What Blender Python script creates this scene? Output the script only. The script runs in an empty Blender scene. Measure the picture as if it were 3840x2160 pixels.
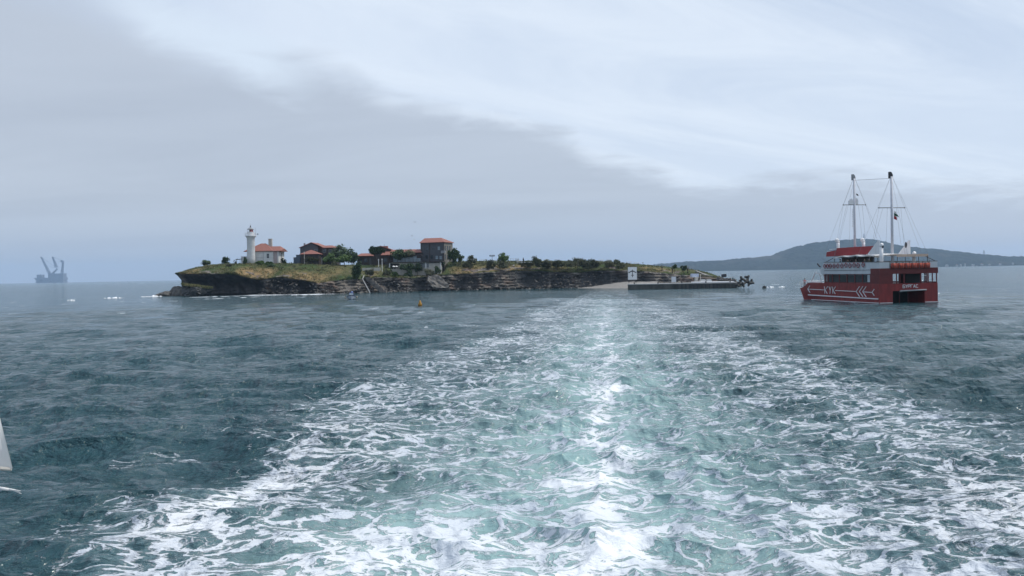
import bpy, bmesh, math, random
import numpy as np
from mathutils import Vector, Matrix, Euler
random.seed(7); rng = np.random.default_rng(7)
R = math.radians
S = bpy.context.scene
COL = S.collection

# ------------------------------------------------------------------ camera, world, sun, exposure
CAM_H = 6.0; F = 3195.0
cd = bpy.data.cameras.new("camera"); cam = bpy.data.objects.new("camera", cd); COL.objects.link(cam)
cd.sensor_width = 36.0; cd.lens = 36.0 * F / 3840.0; cd.clip_start = 0.1; cd.clip_end = 40000
CR = Matrix.Rotation(R(90 - 0.974), 3, 'X') @ Matrix.Rotation(R(-1.06), 3, 'Z')
cam.matrix_world = Matrix.Translation((0, 0, CAM_H)) @ CR.to_4x4()
S.camera = cam
S.view_settings.view_transform = 'Standard'; S.view_settings.look = 'None'
S.view_settings.exposure = 0.0; S.view_settings.gamma = 1.0
S.render.engine = 'CYCLES'
S.cycles.use_denoising = True
S.cycles.max_bounces = 6; S.cycles.diffuse_bounces = 2; S.cycles.glossy_bounces = 3
S.cycles.transparent_max_bounces = 8; S.cycles.volume_bounces = 1
S.cycles.sample_clamp_indirect = 4.0

def ray(x, y):
    return CR @ Vector(((x - 1920) / F, -(y - 1080) / F, -1.0))
def at(x, y, Y):                      # point of the place seen at photo pixel x, y and standing Y metres ahead
    d = ray(x, y); return Vector((0, 0, CAM_H)) + d * (Y / d.y)
def az_el(x, y):
    d = ray(x, y).normalized(); return math.atan2(d.x, d.y), math.asin(d.z)

SUN_AZ, SUN_EL = R(80), R(58)
sl = bpy.data.lights.new("sun", 'SUN'); sl.energy = 2.6; sl.angle = R(0.6); sl.color = (1.0, 0.95, 0.88)
sun = bpy.data.objects.new("sun", sl); COL.objects.link(sun)
sdir = Vector((math.sin(SUN_AZ) * math.cos(SUN_EL), math.cos(SUN_AZ) * math.cos(SUN_EL), math.sin(SUN_EL)))
sun.rotation_euler = sdir.to_track_quat('Z', 'Y').to_euler(); sun.location = (0, 0, 200)

class NT:
    def __init__(s, tree): s.t = tree; s.n = tree.nodes; s.l = tree.links
    def put(s, sock, v):
        if hasattr(v, 'links') or isinstance(v, bpy.types.NodeSocket): s.l.new(v, sock)
        elif isinstance(v, (tuple, list)) and len(v) == 3 and sock.type == 'RGBA': sock.default_value = (*v, 1)
        else: sock.default_value = v
    def math(s, op, a, b=None, c=None, clamp=False):
        n = s.n.new('ShaderNodeMath'); n.operation = op; n.use_clamp = clamp
        for i, v in enumerate((a, b, c)):
            if v is not None: s.put(n.inputs[i], v)
        return n.outputs[0]
    def mix(s, f, a, b, mode='MIX'):
        n = s.n.new('ShaderNodeMix'); n.data_type = 'RGBA'; n.blend_type = mode
        s.put(n.inputs['Factor'], f)
        s.put([i for i in n.inputs if i.name == 'A' and i.type == 'RGBA'][0], a)
        s.put([i for i in n.inputs if i.name == 'B' and i.type == 'RGBA'][0], b)
        return [o for o in n.outputs if o.type == 'RGBA'][0]
    def step(s, v, a, b, c=0.0, d=1.0):
        n = s.n.new('ShaderNodeMapRange'); n.interpolation_type = 'SMOOTHSTEP'
        s.put(n.inputs['Value'], v); s.put(n.inputs['From Min'], a); s.put(n.inputs['From Max'], b)
        s.put(n.inputs['To Min'], c); s.put(n.inputs['To Max'], d); return n.outputs[0]
    def noise(s, vec, scale, detail=4, rough=0.55, dist=0.0, out=0):
        n = s.n.new('ShaderNodeTexNoise'); 
        if vec is not None: s.l.new(vec, n.inputs['Vector'])
        n.inputs['Scale'].default_value = scale; n.inputs['Detail'].default_value = detail
        n.inputs['Roughness'].default_value = rough; n.inputs['Distortion'].default_value = dist
        return n.outputs[out]
    def voro(s, vec, scale, feature='DISTANCE_TO_EDGE', out='Distance'):
        n = s.n.new('ShaderNodeTexVoronoi'); n.feature = feature
        s.l.new(vec, n.inputs['Vector']); n.inputs['Scale'].default_value = scale
        return n.outputs[out]
    def vmath(s, op, a, b=None):
        n = s.n.new('ShaderNodeVectorMath'); n.operation = op; s.put(n.inputs[0], a)
        if b is not None: s.put(n.inputs[1], b)
        return n.outputs[0]
    def comb(s, x, y, z):
        n = s.n.new('ShaderNodeCombineXYZ')
        for i, v in enumerate((x, y, z)): s.put(n.inputs[i], v)
        return n.outputs[0]
    def sep(s, v):
        n = s.n.new('ShaderNodeSeparateXYZ'); s.l.new(v, n.inputs[0]); return n.outputs
    def coord(s, which='Object'): return s.n.new('ShaderNodeTexCoord').outputs[which]
    def attr(s, name, out='Fac'):
        n = s.n.new('ShaderNodeAttribute'); n.attribute_name = name; return n.outputs[out]
    def bump(s, h, strength, dist):
        n = s.n.new('ShaderNodeBump'); s.l.new(h, n.inputs['Height'])
        s.put(n.inputs['Strength'], strength); n.inputs['Distance'].default_value = dist
        return n.outputs[0]

# --- sky: physical sky with a broken layer of high cloud in front of it
W = bpy.data.worlds.new("World"); S.world = W; W.use_nodes = True
t = NT(W.node_tree); bg = t.n['Background']; bg.inputs['Strength'].default_value = 0.119
sky = t.n.new('ShaderNodeTexSky'); sky.sky_type = 'NISHITA'; sky.sun_disc = False
sky.sun_elevation = SUN_EL; sky.sun_rotation = SUN_AZ
g = t.coord('Generated'); gx, gy, gz = t.sep(g)
az = t.math('ARCTAN2', gx, gy); el = t.math('ARCSINE', gz)
zz = t.math('ADD', t.math('MAXIMUM', gz, 0.0), 0.12)
plane = t.comb(t.math('DIVIDE', gx, zz), t.math('DIVIDE', gy, zz), 0.0)
sway = t.noise(plane, 1.1, 6, 0.55)
fine = t.noise(plane, 3.4, 8, 0.6, 0.5)
K = 1.4907
edge = [(-700, -420), (-200, -260), (0, -120), (330, 30), (560, 120), (840, 165), (980, 240), (1100, 275), (1400, 330), (1510, 390), (1640, 430), (1800, 468),
        (1900, 446), (2100, 440), (2300, 470), (2576, 470), (3000, 500)]
fc = t.n.new('ShaderNodeFloatCurve'); cv = fc.mapping.curves[0]
pts = []
for ex, ey in edge:
    a_, e_ = az_el(ex * K, ey * K); pts.append(((a_ + 1.0) / 2.0, min(e_ * 2.0, 1.0)))
cv.points[0].location = pts[0]; cv.points[1].location = pts[-1]
for p_ in pts[1:-1]: cv.points.new(*p_)
fc.mapping.update()
t.put(fc.inputs['Value'], t.math('MULTIPLY_ADD', az, 0.5, 0.5, clamp=True))
eb = t.math('MULTIPLY', fc.outputs[0], 0.5)
d1 = t.math('SUBTRACT', eb, el)
la, lb = az_el(330*K, 15*K), az_el(620*K, 140*K); az_el_line = (la[1], la[0], (la[1] - lb[1]) / (lb[0] - la[0]))
d1 = t.math('ADD', d1, t.math('MULTIPLY', t.math('SUBTRACT', sway, 0.5), 0.075))
d1 = t.math('ADD', d1, t.math('MULTIPLY', t.math('SUBTRACT', fine, 0.5), 0.045))
softw = t.step(az, -0.55, 0.0, 0.06, 0.022)
mask = t.step(d1, t.math('MULTIPLY', softw, -0.6), softw)
px_, py_s, _z = t.sep(plane); ca, sa = math.cos(R(58)), math.sin(R(58))
wu = t.math('ADD', t.math('MULTIPLY', px_, sa * 0.30), t.math('MULTIPLY', py_s, ca * 0.30))
wv_ = t.math('SUBTRACT', t.math('MULTIPLY', px_, ca * 1.05), t.math('MULTIPLY', py_s, sa * 1.05))
wis = t.noise(t.comb(wu, wv_, 0.0), 0.95, 9, 0.62, 1.0)
bright = t.mix(t.step(wis, 0.36, 0.62), (5.0, 5.9, 7.3), (6.75, 7.5, 8.5))
glow = t.step(d1, -0.20, -0.02)                         # brightest just above the edge of the grey layer
bright = t.mix(t.math('MULTIPLY', glow, 0.5), bright, (6.75, 7.55, 8.6))
stk = t.math('ADD', t.math('SUBTRACT', el, az_el_line[0]), t.math('MULTIPLY', t.math('SUBTRACT', az, az_el_line[1]), az_el_line[2]))
stk = t.math('ADD', stk, t.math('MULTIPLY', t.math('SUBTRACT', fine, 0.5), 0.09))
stk = t.math('MULTIPLY', t.math('MULTIPLY', t.step(t.math('ABSOLUTE', stk), 0.0, 0.045, 1.0, 0.0), t.step(az, -0.48, -0.38)), t.step(az, -0.20, -0.29))
leftd = t.step(az, -0.62, -0.16)
bright = t.mix(leftd, (4.5, 5.4, 7.0), bright)
greyn = t.noise(t.vmath('MULTIPLY', plane, (0.35, 1.0, 1.0)), 0.8, 6, 0.55, 0.4)
grey = t.mix(t.step(greyn, 0.3, 0.7), (4.05, 4.58, 5.45), (4.75, 5.32, 6.2))
grey = t.mix(t.step(el, 0.0, 0.10, 1.0, 0.0), grey, (3.75, 4.5, 5.75))
grey = t.mix(t.math('MULTIPLY', t.step(az, 0.0, 0.5), t.step(el, 0.02, 0.18, 0.75, 0.0)), grey, (4.75, 5.3, 6.3))
cloud = t.mix(t.math('MULTIPLY', stk, 0.95), t.mix(mask, bright, grey), (6.3, 7.2, 8.3))
final = t.mix(0.93, sky.outputs[0], cloud)
t.l.new(final, bg.inputs['Color'])

# ------------------------------------------------------------------ helpers
class MB:
    def __init__(s): s.v = []; s.f = []; s.fm = []
    def add(s, vs, fs):
        o = len(s.v); s.v += [tuple(v) for v in vs]; s.f += [tuple(i + o for i in f) for f in fs]; return s
    def box(s, x0, x1, y0, y1, z0, z1):
        return s.add([(x0,y0,z0),(x1,y0,z0),(x1,y1,z0),(x0,y1,z0),(x0,y0,z1),(x1,y0,z1),(x1,y1,z1),(x0,y1,z1)],
                     [(3,2,1,0),(4,5,6,7),(0,1,5,4),(1,2,6,5),(2,3,7,6),(3,0,4,7)])
    def bar(s, a, b, r, r2=None, n=6, sq=False):
        a = Vector(a); b = Vector(b); r2 = r if r2 is None else r2
        d = (b - a).normalized(); u = d.orthogonal().normalized() if abs(d.z) > 0.95 else d.cross(Vector((0,0,1))).normalized(); w = d.cross(u)
        if sq: n = 4
        o0 = math.pi / 4 if sq else 0; k = math.sqrt(2) if sq else 1
        vs = []
        for p, rr in ((a, r), (b, r2)):
            for i in range(n):
                an = o0 + 2 * math.pi * i / n; vs.append(p + (u * math.cos(an) + w * math.sin(an)) * rr * k)
        fs = [(i, (i+1) % n, n + (i+1) % n, n + i) for i in range(n)] + [tuple(range(n))[::-1], tuple(range(n, 2*n))]
        return s.add(vs, fs)
    def tube(s, pts, r, n=6):
        for i in range(len(pts) - 1): s.bar(pts[i], pts[i+1], r if not isinstance(r, (list, tuple)) else r[i], None if not isinstance(r, (list, tuple)) else r[i+1], n)
        return s
    def lathe(s, cx, cy, prof, n=16):
        vs = []; fs = []
        for r, z in prof:
            for i in range(n):
                an = 2 * math.pi * i / n; vs.append((cx + r * math.cos(an), cy + r * math.sin(an), z))
        for j in range(len(prof) - 1):
            for i in range(n): fs.append((j*n+i, j*n+(i+1) % n, (j+1)*n+(i+1) % n, (j+1)*n+i))
        fs.append(tuple(range(n))[::-1]); fs.append(tuple((len(prof)-1)*n + i for i in range(n)))
        return s.add(vs, fs)
    def prism(s, poly, off):
        n = len(poly); off = Vector(off); vs = [Vector(p) for p in poly] + [Vector(p) + off for p in poly]
        return s.add(vs, [tuple(range(n)), tuple(range(n, 2*n))[::-1]] + [(i, n+i, n+(i+1) % n, (i+1) % n) for i in range(n)])
    def torus(s, c, r, rt, axis, n=14, m=6):
        c = Vector(c); ax = Vector(axis).normalized(); u = ax.orthogonal().normalized(); w = ax.cross(u); vs = []; fs = []
        for i in range(n):
            a = 2*math.pi*i/n; rd = u*math.cos(a) + w*math.sin(a)
            for j in range(m):
                b = 2*math.pi*j/m; vs.append(c + rd*(r + rt*math.cos(b)) + ax*rt*math.sin(b))
        for i in range(n):
            for j in range(m): fs.append((i*m+j, ((i+1) % n)*m+j, ((i+1) % n)*m+(j+1) % m, i*m+(j+1) % m))
        return s.add(vs, fs)
    def rock(s, c, rx, ry, rz, seed, lev=2, jag=0.28):
        bm = bmesh.new(); bmesh.ops.create_icosphere(bm, subdivisions=lev, radius=1.0); rr = random.Random(seed)
        planes = [(Vector((rr.uniform(-1,1), rr.uniform(-1,1), rr.uniform(-1,1))).normalized(), rr.uniform(0.55, 0.9)) for _ in range(9)]
        for v in bm.verts:
            p = v.co.copy()
            for nrm, dd in planes:
                k = p.dot(nrm)
                if k > dd: p -= nrm * (k - dd)
            p *= 1 + rr.uniform(-jag, jag) * 0.3
            v.co = Vector((p.x*rx, p.y*ry, p.z*rz)) + Vector(c)
        s.add([v.co for v in bm.verts], [tuple(v.index for v in f.verts) for f in bm.faces]); bm.free(); return s
    def slab(s, c, sx, sy, sz, seed):
        rr = random.Random(seed); Mx = Euler((rr.uniform(-.5,.5), rr.uniform(-.5,.5), rr.uniform(0,6.28))).to_matrix(); vs = []
        for x in (-1, 1):
            for y in (-1, 1):
                for z in (-1, 1): vs.append(Vector(c) + Mx @ Vector((x*sx*rr.uniform(.55,1.1), y*sy*rr.uniform(.55,1.1), z*sz*rr.uniform(.55,1.1))))
        return s.add(vs, [(0,1,3,2),(4,6,7,5),(0,4,5,1),(2,3,7,6),(0,2,6,4),(1,5,7,3)])
    def leaves(s, c, r, n, size, seed, clumps=9, squash=1.0, hollow=0.45):
        rr = random.Random(seed); c = Vector(c); cl = []
        for _ in range(clumps):
            d = Vector((rr.gauss(0,1), rr.gauss(0,1), rr.gauss(0,1))).normalized() * rr.uniform(hollow, 0.85)
            cl.append((Vector((d.x*r[0], d.y*r[1], d.z*r[2])), rr.uniform(0.28, 0.5)))
        for _ in range(n):
            o, k = rr.choice(cl)
            d = Vector((rr.gauss(0,1), rr.gauss(0,1), rr.gauss(0,1))).normalized() * (rr.random() ** 0.4) * (1 + 0.55 * rr.random() ** 5)
            p = c + o + Vector((d.x*r[0], d.y*r[1], d.z*r[2])) * k
            q = size * rr.uniform(0.6, 1.5)
            u = Vector((rr.gauss(0,1), rr.gauss(0,1), rr.gauss(0,1))).normalized(); w = u.orthogonal().normalized()
            s.add([p - u*q, p + w*q*0.6, p + u*q, p - w*q*0.6], [(0,1,2,3)])
        return s
    def build(s, name, m, parent=None, smooth=False, fix=True):
        me = bpy.data.meshes.new(name); me.from_pydata(s.v, [], s.f); me.update()
        if fix:
            bm = bmesh.new(); bm.from_mesh(me); bmesh.ops.recalc_face_normals(bm, faces=bm.faces); bm.to_mesh(me); bm.free()
        if smooth: me.polygons.foreach_set('use_smooth', [True] * len(me.polygons))
        me.materials.append(m); o = bpy.data.objects.new(name, me); COL.objects.link(o)
        if parent is not None: o.parent = parent
        return o

def tag(o, label=None, cat=None, group=None, kind=None):
    if label: o['label'] = label
    if cat: o['category'] = cat
    if group: o['group'] = group
    if kind: o['kind'] = kind
    return o
def empty(name, loc, rz=0.0, label=None, cat=None, group=None):
    o = bpy.data.objects.new(name, None); COL.objects.link(o); o.location = loc; o.rotation_euler = (0, 0, rz)
    o.empty_display_size = 0.3
    return tag(o, label, cat, group)
def copy_tree(o, parent=None):
    c = o.copy(); COL.objects.link(c)
    if parent is not None: c.parent = parent; c.matrix_parent_inverse = o.matrix_parent_inverse.copy()
    for ch in [q for q in list(o.children)]: copy_tree(ch, c)
    return c

def M(name, rgb, rough=0.6, var=0.18, scale=2.0, bump=0.0, metal=0.0, spec=0.4, stretch=None, detail=5):
    m = bpy.data.materials.new(name); m.use_nodes = True; t = NT(m.node_tree); b = t.n['Principled BSDF']
    co = t.coord('Object')
    if stretch: co = t.vmath('MULTIPLY', co, stretch)
    n = t.noise(co, scale, detail, 0.6)
    dark = tuple(c * (1 - var) for c in rgb); lite = tuple(min(1, c * (1 + var)) for c in rgb)
    t.l.new(t.mix(t.step(n, 0.3, 0.7), dark, lite), b.inputs['Base Color'])
    b.inputs['Roughness'].default_value = rough; b.inputs['Metallic'].default_value = metal
    b.inputs['Specular IOR Level'].default_value = spec
    if bump: t.l.new(t.bump(n, 0.6, bump), b.inputs['Normal'])
    return m
def leafmat(name, a, b_, c):
    m = bpy.data.materials.new(name); m.use_nodes = True; t = NT(m.node_tree); b = t.n['Principled BSDF']
    geo = t.n.new('ShaderNodeNewGeometry'); n = t.noise(t.coord('Object'), 0.55, 3)
    col = t.mix(geo.outputs['Random Per Island'], a, b_); col = t.mix(t.math('MULTIPLY', t.step(n, 0.45, 0.75), 0.7), col, c)
    t.l.new(col, b.inputs['Base Color']); b.inputs['Roughness'].default_value = 0.65; b.inputs['Specular IOR Level'].default_value = 0.25
    return m
def glassmat(name, rgb, rough=0.08):
    m = bpy.data.materials.new(name); m.use_nodes = True; t = NT(m.node_tree); b = t.n['Principled BSDF']
    n = t.noise(t.coord('Object'), 1.3, 3)
    t.l.new(t.mix(n, tuple(c*0.6 for c in rgb), tuple(c*1.4 for c in rgb)), b.inputs['Base Color'])
    b.inputs['Roughness'].default_value = rough; b.inputs['Specular IOR Level'].default_value = 0.6
    return m

def smooth(a, b, x):
    k = np.clip((x - a) / (b - a), 0, 1); return k * k * (3 - 2 * k)
def _h(ix, iy, iz, sd):
    v = (ix * 374761393 + iy * 668265263 + iz * 2147483647 + sd * 1274126177) & 0xffffffff
    v = ((v ^ (v >> 13)) * 1274126177) & 0xffffffff
    return ((v ^ (v >> 16)) & 0xffff) / 65535.0
def vnoise(x, y, z=None, sd=0):
    x = np.asarray(x, float); y = np.asarray(y, float); z = np.zeros_like(x) if z is None else np.asarray(z, float)
    fx, fy, fz = np.floor(x), np.floor(y), np.floor(z); ix, iy, iz = fx.astype(np.int64), fy.astype(np.int64), fz.astype(np.int64)
    u, v, w = x - fx, y - fy, z - fz; u, v, w = u*u*(3-2*u), v*v*(3-2*v), w*w*(3-2*w); r = 0
    for a in (0, 1):
        for b in (0, 1):
            for c in (0, 1):
                r = r + _h(ix+a, iy+b, iz+c, sd) * (u if a else 1-u) * (v if b else 1-v) * (w if c else 1-w)
    return r
def fbm(x, y, z=None, oct=4, sd=0):
    r = 0; a = 0.5; tot = 0
    for o in range(oct):
        k = 2.03 ** o
        r = r + a * vnoise(np.asarray(x)*k + 13.1*o, np.asarray(y)*k - 7.7*o, None if z is None else np.asarray(z)*k + 3.3*o, sd + o); tot += a; a *= 0.5
    return r / tot
def grid_object(name, P, m, closed=False, smooth_=True, attrs=None):
    nv, nu = P.shape[:2]; me = bpy.data.meshes.new(name)
    me.vertices.add(nv * nu); me.vertices.foreach_set('co', P.reshape(-1).astype(np.float32))
    i = np.arange(nv * nu).reshape(nv, nu)
    q = np.stack([i[:-1, :-1], i[:-1, 1:], i[1:, 1:], i[1:, :-1]], -1).reshape(-1, 4)
    nf = len(q); me.loops.add(nf * 4); me.loops.foreach_set('vertex_index', q.reshape(-1).astype(np.int32))
    me.polygons.add(nf); me.polygons.foreach_set('loop_start', np.arange(0, nf*4, 4, dtype=np.int32))
    me.update(calc_edges=True); me.validate()
    if smooth_: me.polygons.foreach_set('use_smooth', np.ones(nf, dtype=bool))
    for k, v in (attrs or {}).items():
        at_ = me.attributes.new(k, 'FLOAT', 'POINT'); at_.data.foreach_set('value', np.ascontiguousarray(v.reshape(-1), dtype=np.float32))
    me.materials.append(m); o = bpy.data.objects.new(name, me); COL.objects.link(o); return o

# ------------------------------------------------------------------ sea
def wake_centre(Y): return 0.112 * Y
def wake_half(Y): return np.interp(Y, [5, 18, 27, 43, 55, 92, 156, 220, 300], [12, 13.0, 14.4, 14.6, 13.3, 12.0, 9.5, 7, 4])
def sea_fields(X, Y):
    q = X - wake_centre(Y); Wd = wake_half(Y)
    wob = (fbm(X/3.2, Y/5.0, oct=4, sd=3) - 0.5); wob2 = (fbm(X/9, Y/14, oct=3, sd=9) - 0.5)
    a = np.abs(q + wob2 * 4) / Wd
    inside = 1 - smooth(0.80, 1.12, a + wob * 0.35)
    fade = np.interp(Y, [0, 20, 60, 110, 160, 210, 270], [1, 1, 0.98, 0.92, 0.8, 0.5, 0.0])
    band = np.exp(-((a - 0.80) / 0.20) ** 2)
    patch = fbm(X/4.2, Y/2.6, oct=5, sd=21)
    d = 0.35 + 0.03 * band + 0.50 * (patch - 0.5) 
    core = np.exp(-np.abs(q / (0.40 * Wd)) ** 2.6)
    d = d - 0.04 * core * smooth(14, 24, Y)
    wig = 0.35 * np.sin(Y * 0.42) * np.exp(-Y/70) + 1.2 * (fbm(Y/6.0, X*0 + 2.0, oct=3, sd=5) - 0.5) + 2.2 * (fbm(Y/1.5, X/6.0, oct=3, sd=6) - 0.5)
    cw = np.interp(Y, [10, 20, 40, 110, 200], [0.95, 0.95, 0.8, 0.9, 1.2]) * (0.25 + 1.6 * fbm(X/1.3, Y/2.0, oct=4, sd=14))
    cen = np.exp(-((q + wig + 0.3) / cw) ** 2)
    d = d + 0.42 * cen * (0.42 + 1.0 * fbm(X/1.6, Y/0.8, oct=4, sd=15)) * np.interp(Y, [0, 60, 140, 220], [1, 0.68, 0.34, 0.1])
    # churned boils close to the stern
    d = d + 0.30 * np.exp(-((q + 4.2) / 3.2) ** 2 - ((Y - 16.5) / 4.5) ** 2) * (0.4 + 1.2 * fbm(X/1.7, Y/1.1, oct=4, sd=16))
    d = d + 0.22 * np.exp(-((q + 10.5) / 2.4) ** 2) * smooth(34, 18, Y) + 0.20 * np.exp(-((q + 12.0) / 2.2) ** 2 - ((Y - 29) / 6) ** 2)
    d = d + 0.28 * np.exp(-((q - 10.8) / 2.4) ** 2 - ((Y - 21.5) / 3.5) ** 2)
    d = d + 0.14 * np.exp(-((q - 5.5) / 2.8) ** 2) * smooth(30, 17, Y)
    d = np.where(inside * fade > 0, d * (0.30 + 0.70 * fade) * inside ** 0.55, 0)
    aer = core * np.interp(Y, [0, 25, 60, 120, 190, 260], [1, 0.92, 0.75, 0.5, 0.22, 0]) * (0.62 + 0.75 * fbm(X/1.9, Y/3.0, oct=3, sd=31))
    aer = aer + 0.14 * inside * fade * smooth(0.4, 0.7, patch) + 0.10 * cen * fade
    aer = aer + 0.7 * np.exp(-((q + 4.2) / 3.6) ** 2 - ((Y - 16.5) / 6.0) ** 2)
    # a few whitecaps on open water
    cap = smooth(0.765, 0.80, fbm(X/5.0, Y/2.2, oct=3, sd=77)) * smooth(0.5, 0.66, vnoise(X/17, Y/17, sd=88))
    d = np.maximum(d, cap * 0.42 * (1 - inside) * smooth(20, 40, Y) * (Y < 330))
    turb = inside * fade * (0.35 + 0.65 * core)
    return np.clip(d, 0, 0.80), np.clip(aer, 0, 1), turb
def wave_bank(n, l0, l1, mean, spread, amp, seed):
    r = np.random.default_rng(seed); out = []
    for i in range(n):
        L = l0 * (l1 / l0) ** ((i + r.random()) / n); th = mean + r.normal() * spread
        out.append((L, math.cos(th), math.sin(th), amp(L) * (0.6 + 0.8 * r.random()), r.random() * 6.283))
    return out
WIND = wave_bank(100, 0.45, 14.0, R(-98), R(19), lambda L: 0.0086 * L if L < 1.6 else 0.0086 * 1.6 * (L / 1.6) ** 0.66, 5)
CHURN = wave_bank(44, 0.5, 4.2, 0.0, 3.0, lambda L: 0.0125 * L ** 0.95, 6)
def sea_points(X, Y, spacing, keep):
    d, aer, turb = sea_fields(X, Y); H = np.zeros_like(X); DX = np.zeros_like(X); DY = np.zeros_like(X)
    for bank, env in ((WIND, 1 - 0.45 * turb), (CHURN, turb)):
        for L, cx, cy, A, ph in bank:
            fd = smooth(0.7 * spacing, 1.7 * spacing, np.full_like(X, L)) if np.ndim(spacing) else 1.0
            k = 2 * math.pi / L; p = k * (X * cx + Y * cy) + ph; e = A * fd * env * keep
            H += e * np.cos(p); sn = e * np.sin(p) * 1.15; DX -= sn * cx; DY -= sn * cy
    lee = smooth(232, 300, Y + 9 * np.sin(X / 13.0)) * smooth(345, 335, Y) * smooth(-128, -108, X) * smooth(82, 55, X) + 0.7 * np.exp(-((X - 62) / 8.5) ** 2 - ((Y - 137) / 9.0) ** 2); H = H * (1 - .8 * lee)
    return np.stack([X + DX, Y + DY, H], -1), d, aer, lee
NT_, NR = 1080, 950
th = np.linspace(R(-45), R(45), NT_); inv = np.concatenate([np.linspace(852*6/9.0, 852*6/420.0, NR), np.linspace(852*6/420.0 - 0.4, 0.54, 28)])
rr_ = 852 * 6 / inv
RR, TT = np.meshgrid(rr_, th, indexing='ij'); X = RR * np.sin(TT); Y = RR * np.cos(TT)
keep = smooth(R(45), R(42.5), np.abs(TT)) * smooth(9.0, 10.5, RR) * smooth(420, 170, RR)
P, fd_, ae_, le_ = sea_points(X, Y, np.maximum(RR ** 2 / 5112.0, RR * (th[1] - th[0])), keep)

def sea_material():
    m = bpy.data.materials.new("sea_water"); m.use_nodes = True; t = NT(m.node_tree); b = t.n['Principled BSDF']
    co = t.coord('Object'); foam_d = t.attr('foam'); aer = t.attr('aer')
    p = t.vmath('MULTIPLY', co, (0.50, 1.0, 0.0))
    nz = t.n.new('ShaderNodeTexNoise'); t.l.new(p, nz.inputs['Vector']); nz.inputs['Scale'].default_value = 0.9; nz.inputs['Detail'].default_value = 5
    wv = t.vmath('SUBTRACT', nz.outputs['Color'], (0.5, 0.5, 0.5))
    p1 = t.vmath('ADD', p, t.vmath('MULTIPLY', wv, (1.7, 1.7, 0.0)))
    nz2 = t.n.new('ShaderNodeTexNoise'); t.l.new(p, nz2.inputs['Vector']); nz2.inputs['Scale'].default_value = 3.5; nz2.inputs['Detail'].default_value = 4
    p2 = t.vmath('ADD', p1, t.vmath('MULTIPLY', t.vmath('SUBTRACT', nz2.outputs['Color'], (0.5, 0.5, 0.5)), (0.45, 0.45, 0)))
    r1 = t.step(t.voro(p2, 1.7), 0.0, 0.17, 1.0, 0.0)
    r2 = t.step(t.voro(p2, 4.4), 0.0, 0.22, 1.0, 0.0)
    r3 = t.step(t.voro(p2, 11.0), 0.0, 0.30, 1.0, 0.0)
    n1 = t.noise(p1, 1.35, 10, 0.70, 0.6)
    n1 = t.step(n1, 0.22, 0.78)
    lace = t.math('MULTIPLY_ADD', r1, 0.30, t.math('MULTIPLY', n1, 0.40))
    lace = t.math('MULTIPLY_ADD', r2, 0.19, lace); lace = t.math('MULTIPLY_ADD', r3, 0.11, lace)
    thr = t.math('SUBTRACT', 0.80, t.math('MULTIPLY', foam_d, 0.72))
    f = t.math('MULTIPLY', t.step(lace, t.math('SUBTRACT', thr, 0.05), t.math('ADD', thr, 0.12)), 0.96)
    f = t.math('MULTIPLY', f, t.step(foam_d, 0.02, 0.12))
    film = t.math('MULTIPLY', t.step(lace, t.math('SUBTRACT', thr, 0.28), thr), t.step(foam_d, 0.05, 0.4))
    cv = t.noise(co, 0.035, 4, 0.5)
    deep = t.mix(t.step(cv, 0.35, 0.65), (0.020, 0.063, 0.076), (0.028, 0.078, 0.094))
    milky = t.mix(t.noise(co, 0.45, 4), (0.165, 0.305, 0.305), (0.38, 0.525, 0.52))
    wat = t.mix(aer, deep, milky)
    wat = t.mix(t.math('MULTIPLY', t.math('MULTIPLY', film, t.math('SUBTRACT', 1.0, aer)), 0.28), wat, (0.30, 0.46, 0.50))
    fcol = t.mix(t.step(foam_d, 0.3, 0.85), (0.55, 0.60, 0.66), (0.84, 0.86, 0.88))
    col = t.mix(f, wat, fcol)
    t.l.new(col, b.inputs['Base Color'])
    t.l.new(t.math('MULTIPLY_ADD', f, 0.50, 0.095), b.inputs['Roughness'])
    b.inputs['IOR'].default_value = 1.33; t.l.new(t.math('MULTIPLY_ADD', f, -0.35, 0.5), b.inputs['Specular IOR Level'])
    pa = t.vmath('MULTIPLY', co, (0.75, 1.25, 0.0))
    rip = t.math('MULTIPLY_ADD', t.noise(pa, 1.3, 3, 0.55, 0.3), 0.70, t.math('MULTIPLY', t.noise(pa, 3.6, 4, 0.62, 0.4), 0.36))
    rip2 = t.math('MULTIPLY', t.noise(t.vmath('MULTIPLY', co, (0.35, 1.3, 0)), 0.20, 4, 0.6), 2.4)
    rip4 = t.math('MULTIPLY', t.noise(t.vmath('MULTIPLY', co, (0.045, 0.12, 0)), 1.0, 5, 0.68), 3.4)
    rip2 = t.math('ADD', rip2, rip4)
    gust = t.step(t.noise(t.vmath('MULTIPLY', co, (0.16, 0.07, 0)), 1.0, 5, 0.6), 0.3, 0.7, 0.75, 1.2)
    calm = t.math('SUBTRACT', 1.0, t.math('MULTIPLY', aer, 0.55))
    gust = t.math('MULTIPLY', t.math('MULTIPLY', gust, calm), t.math('SUBTRACT', 1.0, t.math('MULTIPLY', t.attr('lee'), 0.85)))
    hgt = t.math('ADD', t.math('ADD', rip, rip2), t.math('MULTIPLY', f, 0.10))
    hgt = t.math('ADD', hgt, t.math('MULTIPLY', t.math('MULTIPLY', aer, t.noise(co, 2.0, 3, 0.5)), 0.16))
    t.l.new(t.bump(t.math('MULTIPLY', hgt, gust), 1.0, 0.6), b.inputs['Normal'])
    return m
SEA = sea_material()
sea = grid_object("sea", P, SEA, attrs={'foam': fd_, 'aer': ae_, 'lee': le_}); tag(sea, kind='structure')
sea['label'] = 'grey blue choppy sea with a broad white wake'
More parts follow.
